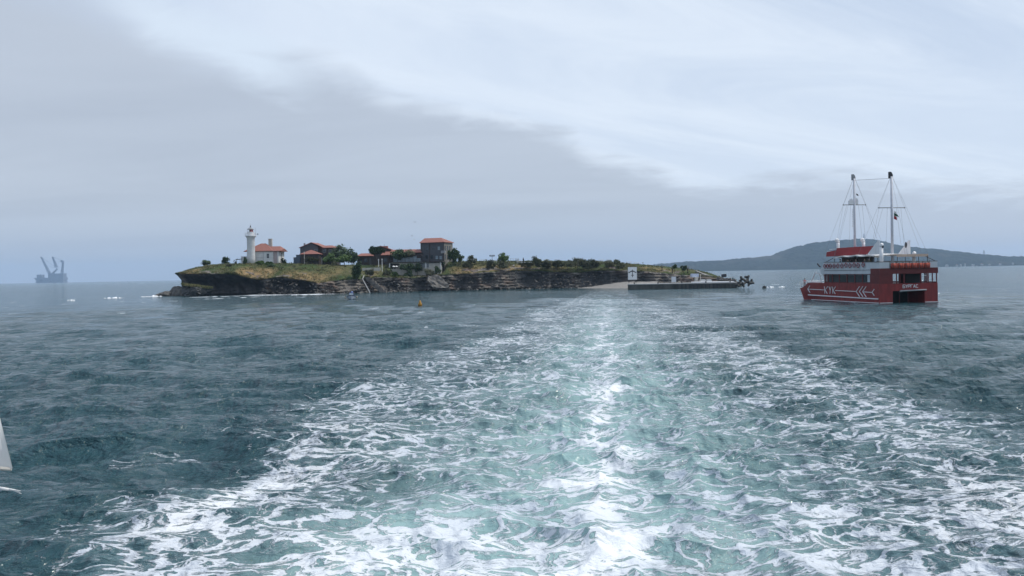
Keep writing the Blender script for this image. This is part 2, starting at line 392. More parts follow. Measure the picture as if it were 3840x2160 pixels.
# coarse water round the sides, under and behind the boat the photo was taken from
th2 = np.linspace(R(45), R(315), 60); r2_ = np.concatenate([[0.01, 3, 6], np.geomspace(9, 9470, 40)])
RR2, TT2 = np.meshgrid(r2_, th2, indexing='ij'); P2 = np.stack([RR2*np.sin(TT2), RR2*np.cos(TT2), 0*RR2], -1)
zf = np.zeros(P2.shape[:2]); s2 = grid_object("sea", P2, SEA, attrs={'foam': zf, 'aer': zf}); tag(s2, kind='structure')
th3 = np.linspace(R(-45), R(45), 40); RR3, TT3 = np.meshgrid(np.array([0.01, 3, 6, 9.0]), th3, indexing='ij')
P3 = np.stack([RR3*np.sin(TT3), RR3*np.cos(TT3), 0*RR3], -1); zf = np.zeros(P3.shape[:2])
s3 = grid_object("sea", P3, SEA, attrs={'foam': zf + 0.5, 'aer': zf + 0.5}); tag(s3, kind='structure')
for o in (s2, s3): o['label'] = 'open sea beside and behind the viewer'

# ------------------------------------------------------------------ materials
ROOF = M("roof_tile", (0.27, 0.115, 0.09), 0.8, 0.25, 3.0, 0.05, stretch=(3, 1, 1))
WHITE = M("white_paint", (0.72, 0.73, 0.74), 0.5, 0.06, 1.0)
WALLW = M("lime_wash", (0.62, 0.63, 0.63), 0.8, 0.10, 0.7)
PALE = M("pale_concrete", (0.46, 0.44, 0.40), 0.85, 0.16, 0.8, 0.03)
CONC = M("quay_concrete", (0.075, 0.078, 0.07), 0.85, 0.35, 0.7, 0.08, stretch=(1, 1, 0.35))
DECKC = M("deck_concrete", (0.42, 0.41, 0.39), 0.85, 0.15, 0.5, 0.02)
WOOD = M("dark_timber", (0.052, 0.042, 0.038), 0.75, 0.25, 1.2, 0.03, stretch=(4, 4, 0.5))
GREYW = M("grey_timber", (0.075, 0.08, 0.088), 0.75, 0.2, 1.2, 0.03, stretch=(4, 4, 0.5))
SHEET = M("sheet_metal", (0.07, 0.10, 0.14), 0.5, 0.12, 1.0)
DARK = M("dark_metal", (0.03, 0.032, 0.036), 0.5, 0.2, 2.0)
GREYM = M("grey_metal", (0.28, 0.29, 0.30), 0.45, 0.12, 2.0, metal=0.3)
BARK = M("bark", (0.07, 0.055, 0.042), 0.9, 0.3, 5.0, 0.03)
GLASS = glassmat("window_glass", (0.04, 0.05, 0.055))
GLASSL = glassmat("pale_window_glass", (0.22, 0.28, 0.31))
RED = M("red_hull_paint", (0.20, 0.018, 0.016), 0.45, 0.24, 1.1, 0.01, stretch=(1.2, 1.2, .28), detail=8)
REDD = M("dark_red_paint", (0.115, 0.014, 0.013), 0.5, 0.15, 0.6)
REDB = M("bright_red_paint", (0.30, 0.018, 0.022), 0.45, 0.08, 0.8)
ORANGE = M("orange_canvas", (0.36, 0.07, 0.045), 0.8, 0.28, 3.0, 0.02)
BLACKG = M("tunnel_black", (0.012, 0.014, 0.013), 0.6, 0.2, 1.0)
CANVAS = M("white_canvas", (0.74, 0.74, 0.72), 0.8, 0.06, 1.0)
WIRE = M("steel_wire", (0.22, 0.23, 0.25), 0.5, 0.1, 1.0)
YELLOW = M("buoy_yellow", (0.36, 0.18, 0.012), 0.55, 0.25, 2.5)
SKIN = M("skin", (0.42, 0.26, 0.19), 0.6, 0.06, 4.0)
ROCKM = M("sea_rock", (0.105, 0.10, 0.09), 0.85, 0.45, 1.1, 0.25)
ROCKD = M("wet_rock", (0.035, 0.036, 0.034), 0.6, 0.4, 1.1, 0.25)
PALER = M("pale_rock", (0.135, 0.125, 0.112), 0.9, 0.5, 0.9, 0.12)
SURF = M("surf_foam", (0.78, 0.81, 0.84), 0.7, 0.15, 0.8, 0.15)
LEAF_D = leafmat("leaf_dark", (0.024, 0.052, 0.022), (0.062, 0.10, 0.036), (0.04, 0.066, 0.028))
LEAF_M = leafmat("leaf_green", (0.045, 0.09, 0.022), (0.11, 0.17, 0.045), (0.07, 0.12, 0.03))
LEAF_G = leafmat("leaf_olive", (0.045, 0.055, 0.03), (0.10, 0.105, 0.05), (0.085, 0.075, 0.04))
LEAF_S = leafmat("leaf_scrub", (0.035, 0.05, 0.025), (0.085, 0.095, 0.045), (0.075, 0.07, 0.04))
GRASSM = leafmat("scrub_blades", (0.08, 0.10, 0.035), (0.17, 0.16, 0.07), (0.24, 0.17, 0.085))

# ------------------------------------------------------------------ island terrain
st = [ # photo x, foot Y, rim lean, rim y (px), skyline y (px), depth of the slope
 (655, 330, 0.0, 1024, 1021, 6), (680, 318, -1.5, 1024, 1010, 12), (700, 312, -2.5, 1023, 1004, 13), (744, 310, -2.5, 1024, 993, 14), (791, 310, -2.5, 1023, 991, 14), (885, 308, -2.0, 1024, 988, 14),
 (925, 307, -1.5, 1038, 988, 15), (967, 306, -1.0, 1046, 988, 16), (1049, 304, -0.5, 1036, 989, 16), (1120, 302, -0.5, 1046, 992, 16), (1189, 301, 1.0, 1060, 994, 17), (1270, 301, 4.0, 1046, 994, 17),
 (1352, 306, 6.0, 1042, 995, 15), (1400, 311, 4.0, 1036, 995, 14), (1445, 313, 3.0, 1037, 993, 14), (1462, 314, 2.0, 1038, 992, 19), (1542, 316, 2.0, 1040, 990, 19), (1610, 318, 3.0, 1036, 986, 19), (1652, 319, 3.0, 1030, 984, 18), (1668, 319, 3.0, 1027, 983, 14),
 (1740, 318, 3.0, 1024, 979, 13), (1816, 321, 3.0, 1016, 978, 13), (1933, 325, 3.0, 1011, 978, 13), (2050, 326, 2.0, 1014, 978, 13), (2166, 325, 2.5, 1019, 978, 13), (2236, 321, 2.5, 1012, 979, 13),
 (2300, 318, 2.0, 1010, 982, 13), (2376, 314, 2.5, 1013, 988, 13), (2440, 311, 4.0, 1014, 992, 12), (2502, 308, 6.0, 1020, 997, 12), (2560, 305, 7.0, 1026, 1002, 11), (2610, 302, 6.0, 1030, 1008, 10), (2660, 299, 5.0, 1034, 1015, 9), (2704, 296, 5.0, 1044, 1026, 8), (2735, 294, 4.0, 1054, 1041, 6), (2765, 293, 2.0, 1066, 1060, 4), (2785, 294, 1.0, 1072, 1070, 2)]
sX = []; sFoot = []; sRimY = []; sRimZ = []; sCrY = []; sCrZ = []
for px, fy, lean, ry, ky, dp in st:
    p = at(px, ry, fy + lean); k = at(px, ky, fy + lean + dp)
    sX.append(at(px, 1040, fy).x); sFoot.append(fy); sRimY.append(fy + lean); sRimZ.append(p.z); sCrY.append(fy + lean + dp); sCrZ.append(max(k.z, p.z + 0.1))
sX = np.array(sX)
sMid = np.array([0.12 if 1455 < q[0] < 1660 else 0.58 for q in st])
def midf(x): return np.interp(x, sX, sMid)
def prof(x):
    f_ = lambda a: np.interp(x, sX, a)
    return f_(sFoot), f_(sRimY), f_(sRimZ), f_(sCrY), f_(sCrZ)
def ground(x, y):
    fy, ry, rz, cy, cz = prof(x)
    return float(np.interp(y, [ry, ry + (cy - ry) * 0.5, cy, cy + 20, cy + 34, cy + 46], [rz, rz + (cz - rz) * float(midf(x)), cz, cz + 0.1, cz - 2.5, -1]))
def on(px, Y, py=1000):                # ground point of the island under photo column px at distance Y
    p = at(px, py, Y); return Vector((p.x, Y, ground(p.x, Y)))
NU = 760; NCL = 40; NSL = 30; NPL = 16; NBK = 8
ux = np.linspace(sX[0], sX[-1], NU)
fy, ry, rz, cy, cz = prof(ux)
jit = (fbm(ux/3.0, ux*0 + 1.5, oct=4, sd=41) - 0.5)
rz = rz + jit * 1.5 * np.clip(rz / 6, 0, 1)
endL = smooth(sX[0], sX[0] + 8, ux); endR = smooth(sX[-1], sX[-1] - 8, ux)
rows = []; veg = []; vmask = []; spur = []
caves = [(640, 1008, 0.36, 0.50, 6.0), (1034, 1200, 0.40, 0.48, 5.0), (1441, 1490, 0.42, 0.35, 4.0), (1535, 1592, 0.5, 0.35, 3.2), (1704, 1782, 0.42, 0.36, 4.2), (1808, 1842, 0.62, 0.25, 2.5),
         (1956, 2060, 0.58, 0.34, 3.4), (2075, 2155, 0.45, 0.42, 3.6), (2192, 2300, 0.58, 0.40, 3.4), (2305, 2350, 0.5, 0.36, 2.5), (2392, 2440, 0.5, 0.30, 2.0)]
for j in range(NCL):
    v = j / (NCL - 1); z = -1.4 + (rz + 1.4) * v
    y = fy + (ry - fy) * np.clip(v, 0, 1) ** 1.2
    push = np.zeros(NU); inc = np.zeros(NU)
    for a_, b_, vc, vh, dep in caves:
        xa, xb = at(a_, 1040, 312).x, at(b_, 1040, 312).x
        e = smooth(xa - 2.0, xa + 2.5, ux) * smooth(xb + 2.0, xb - 2.5, ux)
        g_ = e * np.exp(-np.abs((v - vc) / vh) ** 3.0)
        push = np.maximum(push, dep * g_); inc = np.maximum(inc, e)
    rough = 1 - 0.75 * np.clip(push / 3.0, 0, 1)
    big = (fbm(ux/4.2, z/3.0, ux*0 + 2, oct=4, sd=51) - 0.5) * 5.0
    fin = (fbm(ux/1.1, z/0.55, ux*0 + 4, oct=4, sd=52) - 0.5) * 1.9
    led = (np.abs(((z * 0.9 + 1.5 * fbm(ux/7, z*0, oct=3, sd=53)) % 1.0) - 0.5) - 0.25) * 1.5
    foot = -1.6 * (1 - inc) * np.exp(-v * 4.5)
    y = y + push + (big + fin + led) * rough * np.minimum(endL, endR) * smooth(1.0, 0.86, np.full(NU, v) - 0.0) + foot + (big*0.35+fin*0.3) * smooth(0.8, 1.0, np.full(NU, v))
    x = ux + (fbm(ux/2, z/1.5, ux*0 + 8, oct=3, sd=54) - 0.5) * 1.4 * endL * endR
    x = x + np.clip(1 - v, 0, 1) ** 0.8 * 7.5 * smooth(sX[0] + 26, sX[0], ux)
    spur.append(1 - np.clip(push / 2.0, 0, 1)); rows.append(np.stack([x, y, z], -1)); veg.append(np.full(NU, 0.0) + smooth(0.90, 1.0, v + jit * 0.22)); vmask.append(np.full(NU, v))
lastx, lasty = rows[-1][:, 0], rows[-1][:, 1]
for j in range(1, NSL + 1):
    v = j / NSL; y = lasty + (cy - lasty) * v
    mf = midf(ux); z = np.where(v < 0.5, v * 2 * mf, mf + (v - 0.5) * 2 * (1 - mf)) * (cz - rz) + rz
    rag = (fbm(ux/1.3, y/1.3, oct=4, sd=61) - 0.5) * 0.9 * (1 - v * 0.75)
    rows.append(np.stack([ux * v + lastx * (1 - v), y, z + rag * endL * endR], -1))
    veg.append(smooth(0.30, 0.62, fbm(ux/3.5, y/2.5, oct=4, sd=62) + 0.7 * v - 0.02)); vmask.append(np.full(NU, 1 + v))
for j in range(1, NPL + 1):
    v = j / NPL; y = cy + 20 * v * endL * endR + 0.5 * v
    rows.append(np.stack([ux, y, cz + 0.1 * v + (fbm(ux/4, y/4, oct=3, sd=63) - 0.5) * 0.25], -1)); veg.append(np.ones(NU)); vmask.append(np.full(NU, 2 + v))
for j in range(1, NBK + 1):
    v = j / NBK; y = cy + (20 + 26 * v) * endL * endR + 0.6
    rows.append(np.stack([ux, y, (cz + 0.1) * (1 - v ** 1.6) - 2.0 * v + (fbm(ux/3, y/3, oct=3, sd=64) - 0.5) * 1.2], -1)); veg.append(np.full(NU, 1 - v)); vmask.append(np.full(NU, 3 + v))
while len(spur) < len(rows): spur.append(np.ones(NU))
IP = np.array(rows); VEG = np.array(veg); VM = np.array(vmask)
dry = np.zeros_like(VEG); Xg = IP[..., 0]
for a_, b_, w_, v0, v1 in ((655, 770, 0.9, 0.9, 1.45), (915, 1055, 1.0, 0.9, 1.5), (1085, 1260, 0.75, 0.9, 1.35), (1250, 1300, 0.5, 1.3, 1.7), (1380, 1420, 0.6, 0.95, 1.4), (1690, 1800, 0.8, 0.95, 1.4), (1800, 2000, 0.8, 0.95, 1.35), (2050, 2140, 0.5, 0.95, 1.3), (2400, 2520, 0.55, 1.0, 1.5)):
    xa, xb = at(a_, 1040, 318).x, at(b_, 1040, 318).x
    dry = np.maximum(dry, w_ * smooth(xa - 2, xa + 3, Xg) * smooth(xb + 2, xb - 3, Xg) * smooth(v0 - 0.05, v0 + 0.05, VM) * smooth(v1 + 0.25, v1 - 0.15, VM))
def island_material():
    m = bpy.data.materials.new("island_ground"); m.use_nodes = True; t = NT(m.node_tree); b = t.n['Principled BSDF']
    co = t.coord('Object'); vg = t.attr('veg'); dr = t.attr('dry'); x, y, z = t.sep(co)
    n1 = t.noise(co, 0.55, 8, 0.68); n2 = t.noise(t.vmath('MULTIPLY', co, (1, 1, 2.2)), 1.7, 6, 0.65); n3 = t.noise(co, 0.16, 4, 0.5); n4 = t.noise(t.vmath('MULTIPLY', co, (0.8, 1, 1.7)), 0.95, 7, 0.72, 0.6)
    rock = t.mix(t.step(n1, 0.32, 0.68), (0.030, 0.029, 0.029), (0.16, 0.145, 0.128))
    rock = t.mix(t.math('MULTIPLY', t.math('MULTIPLY', t.step(n4, 0.50, 0.60), 0.85), t.attr('spur')), rock, (0.32, 0.285, 0.245))
    strat = t.noise(t.vmath('ADD', t.vmath('MULTIPLY', co, (.12, .12, 1.9)), t.comb(0.0, 0.0, t.math('MULTIPLY', n3, 2.5))), 1.0, 4, .6)
    rock = t.mix(t.math('MULTIPLY', t.math('MULTIPLY', t.step(strat, 0.5, 0.6), 0.5), t.attr('spur')), rock, (0.22, 0.185, 0.15))
    rock = t.mix(t.math('MULTIPLY', t.step(n3, 0.5, 0.64), 0.5), rock, (0.16, 0.10, 0.075))
    rock = t.mix(t.math('MULTIPLY', t.math('SUBTRACT', 1.0, t.attr('spur')), 0.8), rock, t.mix(t.step(t.noise(t.vmath('MULTIPLY', co, (1, 1, .25)), 0.35, 4), .35, .7), (0.034, 0.036, 0.038), (0.095, 0.095, 0.095)))  # hollows coloured darker: shade of the overhangs put into the rock colour
    rock = t.mix(t.step(z, 0.9, 0.25), rock, (0.018, 0.02, 0.018))
    gr = t.mix(t.step(n1, 0.35, 0.65), (0.036, 0.060, 0.018), (0.072, 0.098, 0.032))
    gr = t.mix(t.math('MULTIPLY', t.step(n3, 0.42, 0.62), 0.6), gr, (0.115, 0.098, 0.048))
    tan = t.mix(t.step(n2, 0.35, 0.65), (0.20, 0.125, 0.06), (0.40, 0.28, 0.14))
    gr = t.mix(t.math('MULTIPLY', dr, t.step(n1, 0.28, 0.55)), gr, tan)
    k = t.step(t.math('ADD', vg, t.math('MULTIPLY', t.math('SUBTRACT', n2, 0.5), 0.9)), 0.38, 0.62)
    t.l.new(t.mix(k, rock, gr), b.inputs['Base Color']); b.inputs['Roughness'].default_value = 0.9; b.inputs['Specular IOR Level'].default_value = 0.2
    h = t.math('ADD', t.math('MULTIPLY', n1, 0.9), t.math('MULTIPLY', n2, 0.6))
    t.l.new(t.bump(h, 0.9, 0.5), b.inputs['Normal'])
    return m
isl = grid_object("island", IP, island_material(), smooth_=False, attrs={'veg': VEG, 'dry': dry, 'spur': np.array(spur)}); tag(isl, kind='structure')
isl['label'] = 'low rocky island with dark cliffs and a grassy top'

# beach of pale shingle beside the quay
bx = np.linspace(at(2170, 1075, 316).x, at(2480, 1075, 300).x, 90); bvv = np.linspace(0, 1, 16)
bp = []
for v in bvv:
    hgt_ = 0.15 + 2.0 * smooth(at(2170, 1075, 316).x, at(2380, 1075, 300).x, bx)
    yf = np.interp(bx, [bx[0], bx[-1]], [313, 290]); yb = np.interp(bx, [bx[0], bx[-1]], [322, 309])
    bp.append(np.stack([bx, yf + (yb - yf) * v, -0.4 + (hgt_ + 0.4) * v ** 0.8 + (fbm(bx/1.2, bx*0 + v*8, oct=3, sd=8) - 0.5) * 0.3], -1))
SHING = M("shingle", (0.24, 0.225, 0.205), 0.9, 0.28, 1.8, 0.12)
tag(grid_object("beach", np.array(bp), SHING, smooth_=False), kind="structure")['label'] = 'sloping grey shingle beach left of the quay'
# pale path up the right end of the island
pth = [(2612, 298), (2630, 300), (2650, 299), (2672, 297), (2690, 295)]
pv = []
for i, (px, Y) in enumerate([(2610, 1016), (2630, 1024), (2650, 1032), (2668, 1041)]):
    for k_ in (-1, 1):
        Yq = 306 - i * 2.6; p = at(px + k_ * (3.5 + i*1.3), py_ if False else Y, Yq); g_ = ground(p.x, Yq)
        pv.append((p.x, Yq, max(g_, p.z) + 0.12))
mb = MB(); 
for i in range(3): mb.add([pv[2*i], pv[2*i+1], pv[2*i+3], pv[2*i+2], *[(pv[k][0], pv[k][1] + .1, pv[k][2] - .3) for k in (2*i, 2*i+1, 2*i+3, 2*i+2)]], [(0,1,2,3), (0,4,5,1), (1,5,6,2), (2,6,7,3), (3,7,4,0)])
tag(mb.build("path", SHING), kind="structure")['label'] = 'pale path climbing from the quay'

# rubble at the foot of the cliff and scrub over the slopes: nobody could count either
mb = MB(); rr = random.Random(3)
for i in range(1500):
    px = rr.uniform(1000, 2330)
    dens = fbm(np.array([px/45.0]), np.array([2.0]), oct=2, sd=5)[0]
    if dens < 0.47 and rr.random() < 0.8: continue
    x0 = at(px, 1080, 315).x; f0, r0, z0, c0, k0 = prof(x0); v = rr.random() ** 2.2
    s_ = (0.10 + 0.42 * rr.random() ** 2.2) * (1.15 - 0.6 * v)
    mb.slab((x0, f0 - rr.uniform(0.3, 2.6) * (1 - v) + (r0 - f0) * v, max(-0.1, z0 * v * 0.85)), s_ * rr.uniform(0.8, 1.7), s_, s_ * rr.uniform(0.35, 0.7), i)
tag(mb.build("rubble", PALER), kind='stuff')['label'] = 'pale boulders and rubble along the cliff foot'
mb = MB(); rr = random.Random(11)
for i in range(8000):
    px = rr.uniform(668, 2700); x0 = at(px, 1000, 318).x; f0, r0, z0, c0, k0 = prof(x0)
    v = rr.random() ** 1.3; y0 = r0 + (c0 - r0) * v * 1.05; g0 = ground(x0, y0)
    if fbm(np.array([x0/3.5]), np.array([y0/2.5]), oct=2, sd=62)[0] < 0.42: continue
    s_ = rr.uniform(0.08, 0.26)
    for k_ in range(4):
        a_ = rr.uniform(0, 6.28); q = Vector((math.cos(a_), math.sin(a_), 0)); c_ = Vector((x0 + rr.gauss(0, .3), y0 + rr.gauss(0, .3), g0 - 0.05)); tp = c_ + Vector((rr.gauss(0,.2), rr.gauss(0,.2), s_ * rr.uniform(0.8, 2.0)))
        mb.add([c_ - q*s_*0.5, c_ + q*s_*0.5, tp + q*s_*0.3, tp - q*s_*0.2], [(0,1,2,3)])
tag(mb.build("scrub", GRASSM, fix=False), kind='stuff')
mb = MB()
for i in range(230):
    px = rr.uniform(1700, 2360) if i < 190 else rr.uniform(1060, 1660); x0 = at(px, 1000, 328).x; f0, r0, z0, c0, k0 = prof(x0); y0 = r0 + (c0 - r0) * rr.uniform(.45, .95)
    hh = rr.uniform(.25, .75) * (1.2 if fbm(np.array([px/30.0]), np.array([1.0]), oct=2, sd=44)[0] > .5 else .6)
    mb.leaves((x0, y0, ground(x0, y0) + hh * .5), (hh * 1.7, hh * 1.2, hh), 34, .17, 5000 + i, 5)
tag(mb.build("scrub", LEAF_S, fix=False), kind='stuff')['label'] = 'low continuous scrub along the top of the slope'

# sea rocks at the left end
r0 = at(740, 1100, 303); mb = MB(); mb.rock((0, 0, 2.0), 6.2, 3.0, 3.6, 91, 4, 0.2)
vs = []
for x, y, z in mb.v:
    k = np.clip(z / 4.3, 0, 1); top = 4.5 - 0.15 * (x + 5) + 0.10 * y
    z2 = min(z, top * 0.98); x2 = x * (0.88 + 0.14 * k); vs.append((x2 + (fbm(np.array([x*1.1]), np.array([z*1.3]), np.array([y]), oct=3, sd=3)[0]-.5)*0.8, y + (fbm(np.array([x*.9]), np.array([z*1.2]), np.array([y]), oct=3, sd=4)[0]-.5)*1.2, z2))
mb.v = vs
rk = empty("sea_stack", (r0.x, 303, 0), 0, 'flat topped dark rock standing in the sea below the lighthouse headland', 'rock')
mb.build("rock_body", ROCKD, rk)
g_ = MB(); rr = random.Random(5)
for i in range(800):
    x = rr.uniform(-5.4, 5.4); y = rr.uniform(-2.2, 2.0); z = 4.45 - 0.15 * (x + 5) + 0.10 * y - 0.1
    if (x/5.6)**2 + (y/2.5)**2 > 1: continue
    s_ = rr.uniform(.15, .4); a_ = rr.uniform(0, 6.28); q = Vector((math.cos(a_), math.sin(a_), 0)); c_ = Vector((x, y, z - .15)); tp = c_ + Vector((rr.gauss(0,.12), rr.gauss(0,.12), s_*1.5))
    g_.add([c_-q*s_, c_+q*s_, tp+q*s_*.7, tp-q*s_*.7], [(0,1,2,3)])
g_.build("grass_cap", GRASSM, rk, fix=False)
mb = MB(); rr = random.Random(8)
for px, py, sx_, sz_ in ((618, 1094, 3.2, 1.2), (648, 1080, 3.8, 2.6), (672, 1086, 3.4, 2.8), (690, 1092, 3.5, 2.6), (632, 1100, 3.0, 0.9)):
    p = at(px, py, 318); mb.rock((p.x, 318 + rr.uniform(-2, 2), 0.2), sx_, 3.0, sz_ + 0.8, px, 3)
tag(mb.build("sea_rock", ROCKM), 'low ridge of brown rock running into the sea at the left tip of the island', 'rock')
p = at(1650, 1066, 316); mb = MB()
a = at(1592, 1036, 320.5); b = at(1640, 1036, 320.5); c = at(1702, 1089, 315.4); d = at(1622, 1089, 315.4)
ctr_ = (a + b + c + d) / 4; ux_ = ((b + c) - (a + d)) / 4; uy_ = ((a + b) - (c + d)) / 4; un_ = ux_.cross(uy_).normalized(); g_ = MB().rock((0, 0, 0), 1, 1, 1, 77, 4, .1)
vs = []
for x, y, z in g_.v:
    k = max(abs(x), abs(y), abs(z)); x, y, z = [max(-.8, min(.8, q_ * 1.25)) / .8 for q_ in (x, y, z)]
    nn = fbm(np.array([x*2.5]), np.array([y*2.5]), np.array([z*2 + 4]), oct=4, sd=19)[0] - .5
    vs.append(ctr_ + ux_ * x * (.92 + nn*.5) + uy_ * y * (.86 + nn*.5) + un_ * (z * 1.0 + nn * 1.6))
mb.add(vs, g_.f); sl_ = mb.build("rock_slab", PALER); tag(sl_, 'large pale slab leaning against the cliff below the two storey house', 'rock')
p = sea_rock_p = at(2866, 1069, 262); mb = MB(); mb.rock((0, 0, 0.1), 0.7, 0.5, 0.65, 4, 2)
o = mb.build("sea_rock", ROCKD); o.location = (at(2866, 1069, 262).x, 262, 0.15); tag(o, 'small dark rock alone in the water between the quay and the red boat', 'rock')
# surf: thin broken crests lying on the water
def surf(name, pxs, Ys, hgt, wid, seed, label):
    mb = MB(); n = len(pxs); rr = random.Random(seed); L = [at(a_, 1080, b_) for a_, b_ in zip(pxs, Ys)]
    m_ = 60; xs = np.interp(np.linspace(0, n-1, m_), range(n), [q.x for q in L]); ys = np.interp(np.linspace(0, n-1, m_), range(n), Ys)
    for i in range(m_ - 1):
        e0, e1 = [max(0.0, math.sin(math.pi * k / (m_-1)) ** 0.5 * (-0.55 + 2.0 * vnoise(np.array([k*0.24]), np.array([seed*3.3]))[0])) for k in (i, i+1)]
        a0 = (xs[i], ys[i] - wid*e0, -.12); b0 = (xs[i], ys[i], hgt*e0); c0 = (xs[i], ys[i] + wid*e0, -.12)
        a1 = (xs[i+1], ys[i+1] - wid*e1, -.12); b1 = (xs[i+1], ys[i+1], hgt*e1); c1 = (xs[i+1], ys[i+1] + wid*e1, -.12)
        mb.add([a0, b0, c0, a1, b1, c1], [(0,3,4,1), (1,4,5,2)])
    o = mb.build(name, SURF, smooth=True); tag(o, kind='stuff'); o['label'] = label
surf("surf", (525, 560, 610), (309, 310, 312), 0.55, 0.9, 1, 'white surf left of the headland')
surf("surf", (385, 430, 470), (296, 296, 297), 0.4, 0.8, 2, 'white crest on open water left of the island')
surf("surf", (250, 265, 280), (270, 270, 270), 0.35, 0.7, 3, 'small white crest far left')
surf("surf", (770, 980, 1180, 1300), (301.5, 300.5, 297.5, 298), 0.13, 0.4, 4, 'thin line of surf under the dark cliff')
surf("surf", (1090, 1140, 1200), (291, 292, 294), 0.22, 0.6, 5, 'surf below the cliff')
surf("surf", (760, 860, 985), (255, 266, 276), 0.09, 0.5, 6, 'long low foam line in front of the headland')
surf("surf", (2868, 2905, 2945), (276, 276, 276), 0.45, 0.8, 7, 'white surf right of the quay')
surf("surf", (690, 790, 900), (286, 288, 290), 0.09, 0.5, 8, 'foam line before the sea stack')

# ------------------------------------------------------------------ buildings on the island
def hip(x0, x1, y0, y1, z, h, rx0, rx1, ry, th_=0.2):      # hipped roof: eaves rectangle, ridge from rx0 to rx1 at depth ry
    mb = MB(); mb.add([(x0,y0,z),(x1,y0,z),(x1,y1,z),(x0,y1,z),(x0,y0,z+th_),(x1,y0,z+th_),(x1,y1,z+th_),(x0,y1,z+th_),(rx0,ry,z+th_+h),(rx1,ry,z+th_+h)],
        [(3,2,1,0),(0,1,5,4),(1,2,6,5),(2,3,7,6),(3,0,4,7),(4,5,9,8),(6,7,8,9),(5,6,9),(7,4,8)]); return mb
def gable_roof(pts, y0, y1, th_=0.22):                     # polyline of the gable outline, swept from y0 to y1
    poly = [(x, y0, z) for x, z in pts] + [(x, y0, z + th_) for x, z in reversed(pts)]
    return MB().prism(poly, (0, y1 - y0, 0))
def window(parent, x, z, w, h, y=0.0, side=False, frame=None, glass=None, bars=1):
    mb = MB(); f_ = 0.09; d = 0.06
    def bx(a0, a1, c0, c1, dd): 
        if side: mb.box(y - 0.02, y + dd, a0, a1, c0, c1)
        else: mb.box(a0, a1, y - dd, y + 0.02, c0, c1)
    bx(x-w/2-f_, x-w/2, z-f_, z+h+f_, d); bx(x+w/2, x+w/2+f_, z-f_, z+h+f_, d); bx(x-w/2, x+w/2, z-f_, z, d); bx(x-w/2, x+w/2, z+h, z+h+f_, d)
    for i in range(bars): zz_ = z + h*(i+1)/(bars+1); bx(x-w/2, x+w/2, zz_-.03, zz_+.03, d - .01)
    o = mb.build("window", frame or GREYM, parent)
    mb = MB(); bx(x-w/2+.002, x+w/2-.002, z+.002, z+h-.002, 0.012); mb.build("pane", glass or GLASS, o); return o
def scale(px0, yb, Y):
    m = Y / F; return (lambda px: (px - px0) * m), (lambda py: (yb - py) * m), m

# lighthouse
Y = 322.0; o0 = on(942.8, Y); lx, lz, m_ = scale(942.8, 987, Y)
LH = empty("lighthouse", o0, 0, 'round white lighthouse tower with a railed gallery and lantern', 'lighthouse')
MB().lathe(0, 0, [(1.52, -1), (1.50, 2), (1.42, 9.3), (1.55, 9.6), (1.95, 10.2)], 28).build("tower", WALLW, LH, True)
gal = MB().lathe(0, 0, [(2.12, 10.2), (2.12, 10.45)], 28).build("gallery", WHITE, LH)
mb = MB()
for i in range(16):
    a_ = i * math.pi / 8; mb.bar((2.03*math.cos(a_), 2.03*math.sin(a_), 10.42), (2.03*math.cos(a_), 2.03*math.sin(a_), 11.45), 0.035)
for zz_ in (10.8, 11.1, 11.45): mb.torus((0, 0, zz_), 2.03, 0.03, (0, 0, 1), 28, 5)
mb.build("railing", WHITE, gal)
MB().lathe(0, 0, [(1.17, 10.4), (1.17, 11.75), (1.24, 11.75), (1.24, 11.85)], 20).build("lantern_base", WHITE, LH)
for i in range(10):
    a_ = i * math.pi / 5 + .2; MB().bar((1.12*math.cos(a_), 1.12*math.sin(a_), 11.8), (1.12*math.cos(a_), 1.12*math.sin(a_), 12.8), 0.035).build("glazing_bar", WHITE, LH)
MB().lathe(0, 0, [(.1, 11.8), (.48, 11.9), (.55, 12.3), (.48, 12.65), (.1, 12.75)], 14).build("lens", DARK, LH, True)
mb = MB(); pr = []
for i in range(7):
    a_ = R(-78) + i * R(62) / 6; pr.append((1.06*math.cos(a_), 1.06*math.sin(a_)))
mb.prism([(x, y, 11.85) for x, y in pr] + [(x*.97, y*.97, 11.85) for x, y in reversed(pr)], (0, 0, .92)); mb.build("red_screen", REDB, LH)
rf = MB().lathe(0, 0, [(1.30, 12.75), (1.28, 12.85), (.75, 13.25), (.28, 13.55), (.24, 13.75)], 16).build("lantern_roof", GREYM, LH)
MB().lathe(0, 0, [(.05, 13.7), (.2, 13.85), (.24, 14.0), (.16, 14.2), (.03, 14.3), (.02, 15.0)], 10).build("vent_ball", DARK, rf, True)
MB().bar((2.0, -.5, 10.3), (2.0, -.5, 13.3), .03).build("aerial", DARK, LH)
lm = MB(); lm.bar((2.05, -.2, 10.9), (2.75, -.2, 10.95), .03); lm.lathe(2.75, -.2, [(.05, 10.75), (.22, 10.8), (.16, 11.15), (.05, 11.2)], 8); lm.build("fog_lamp", DARK, LH)

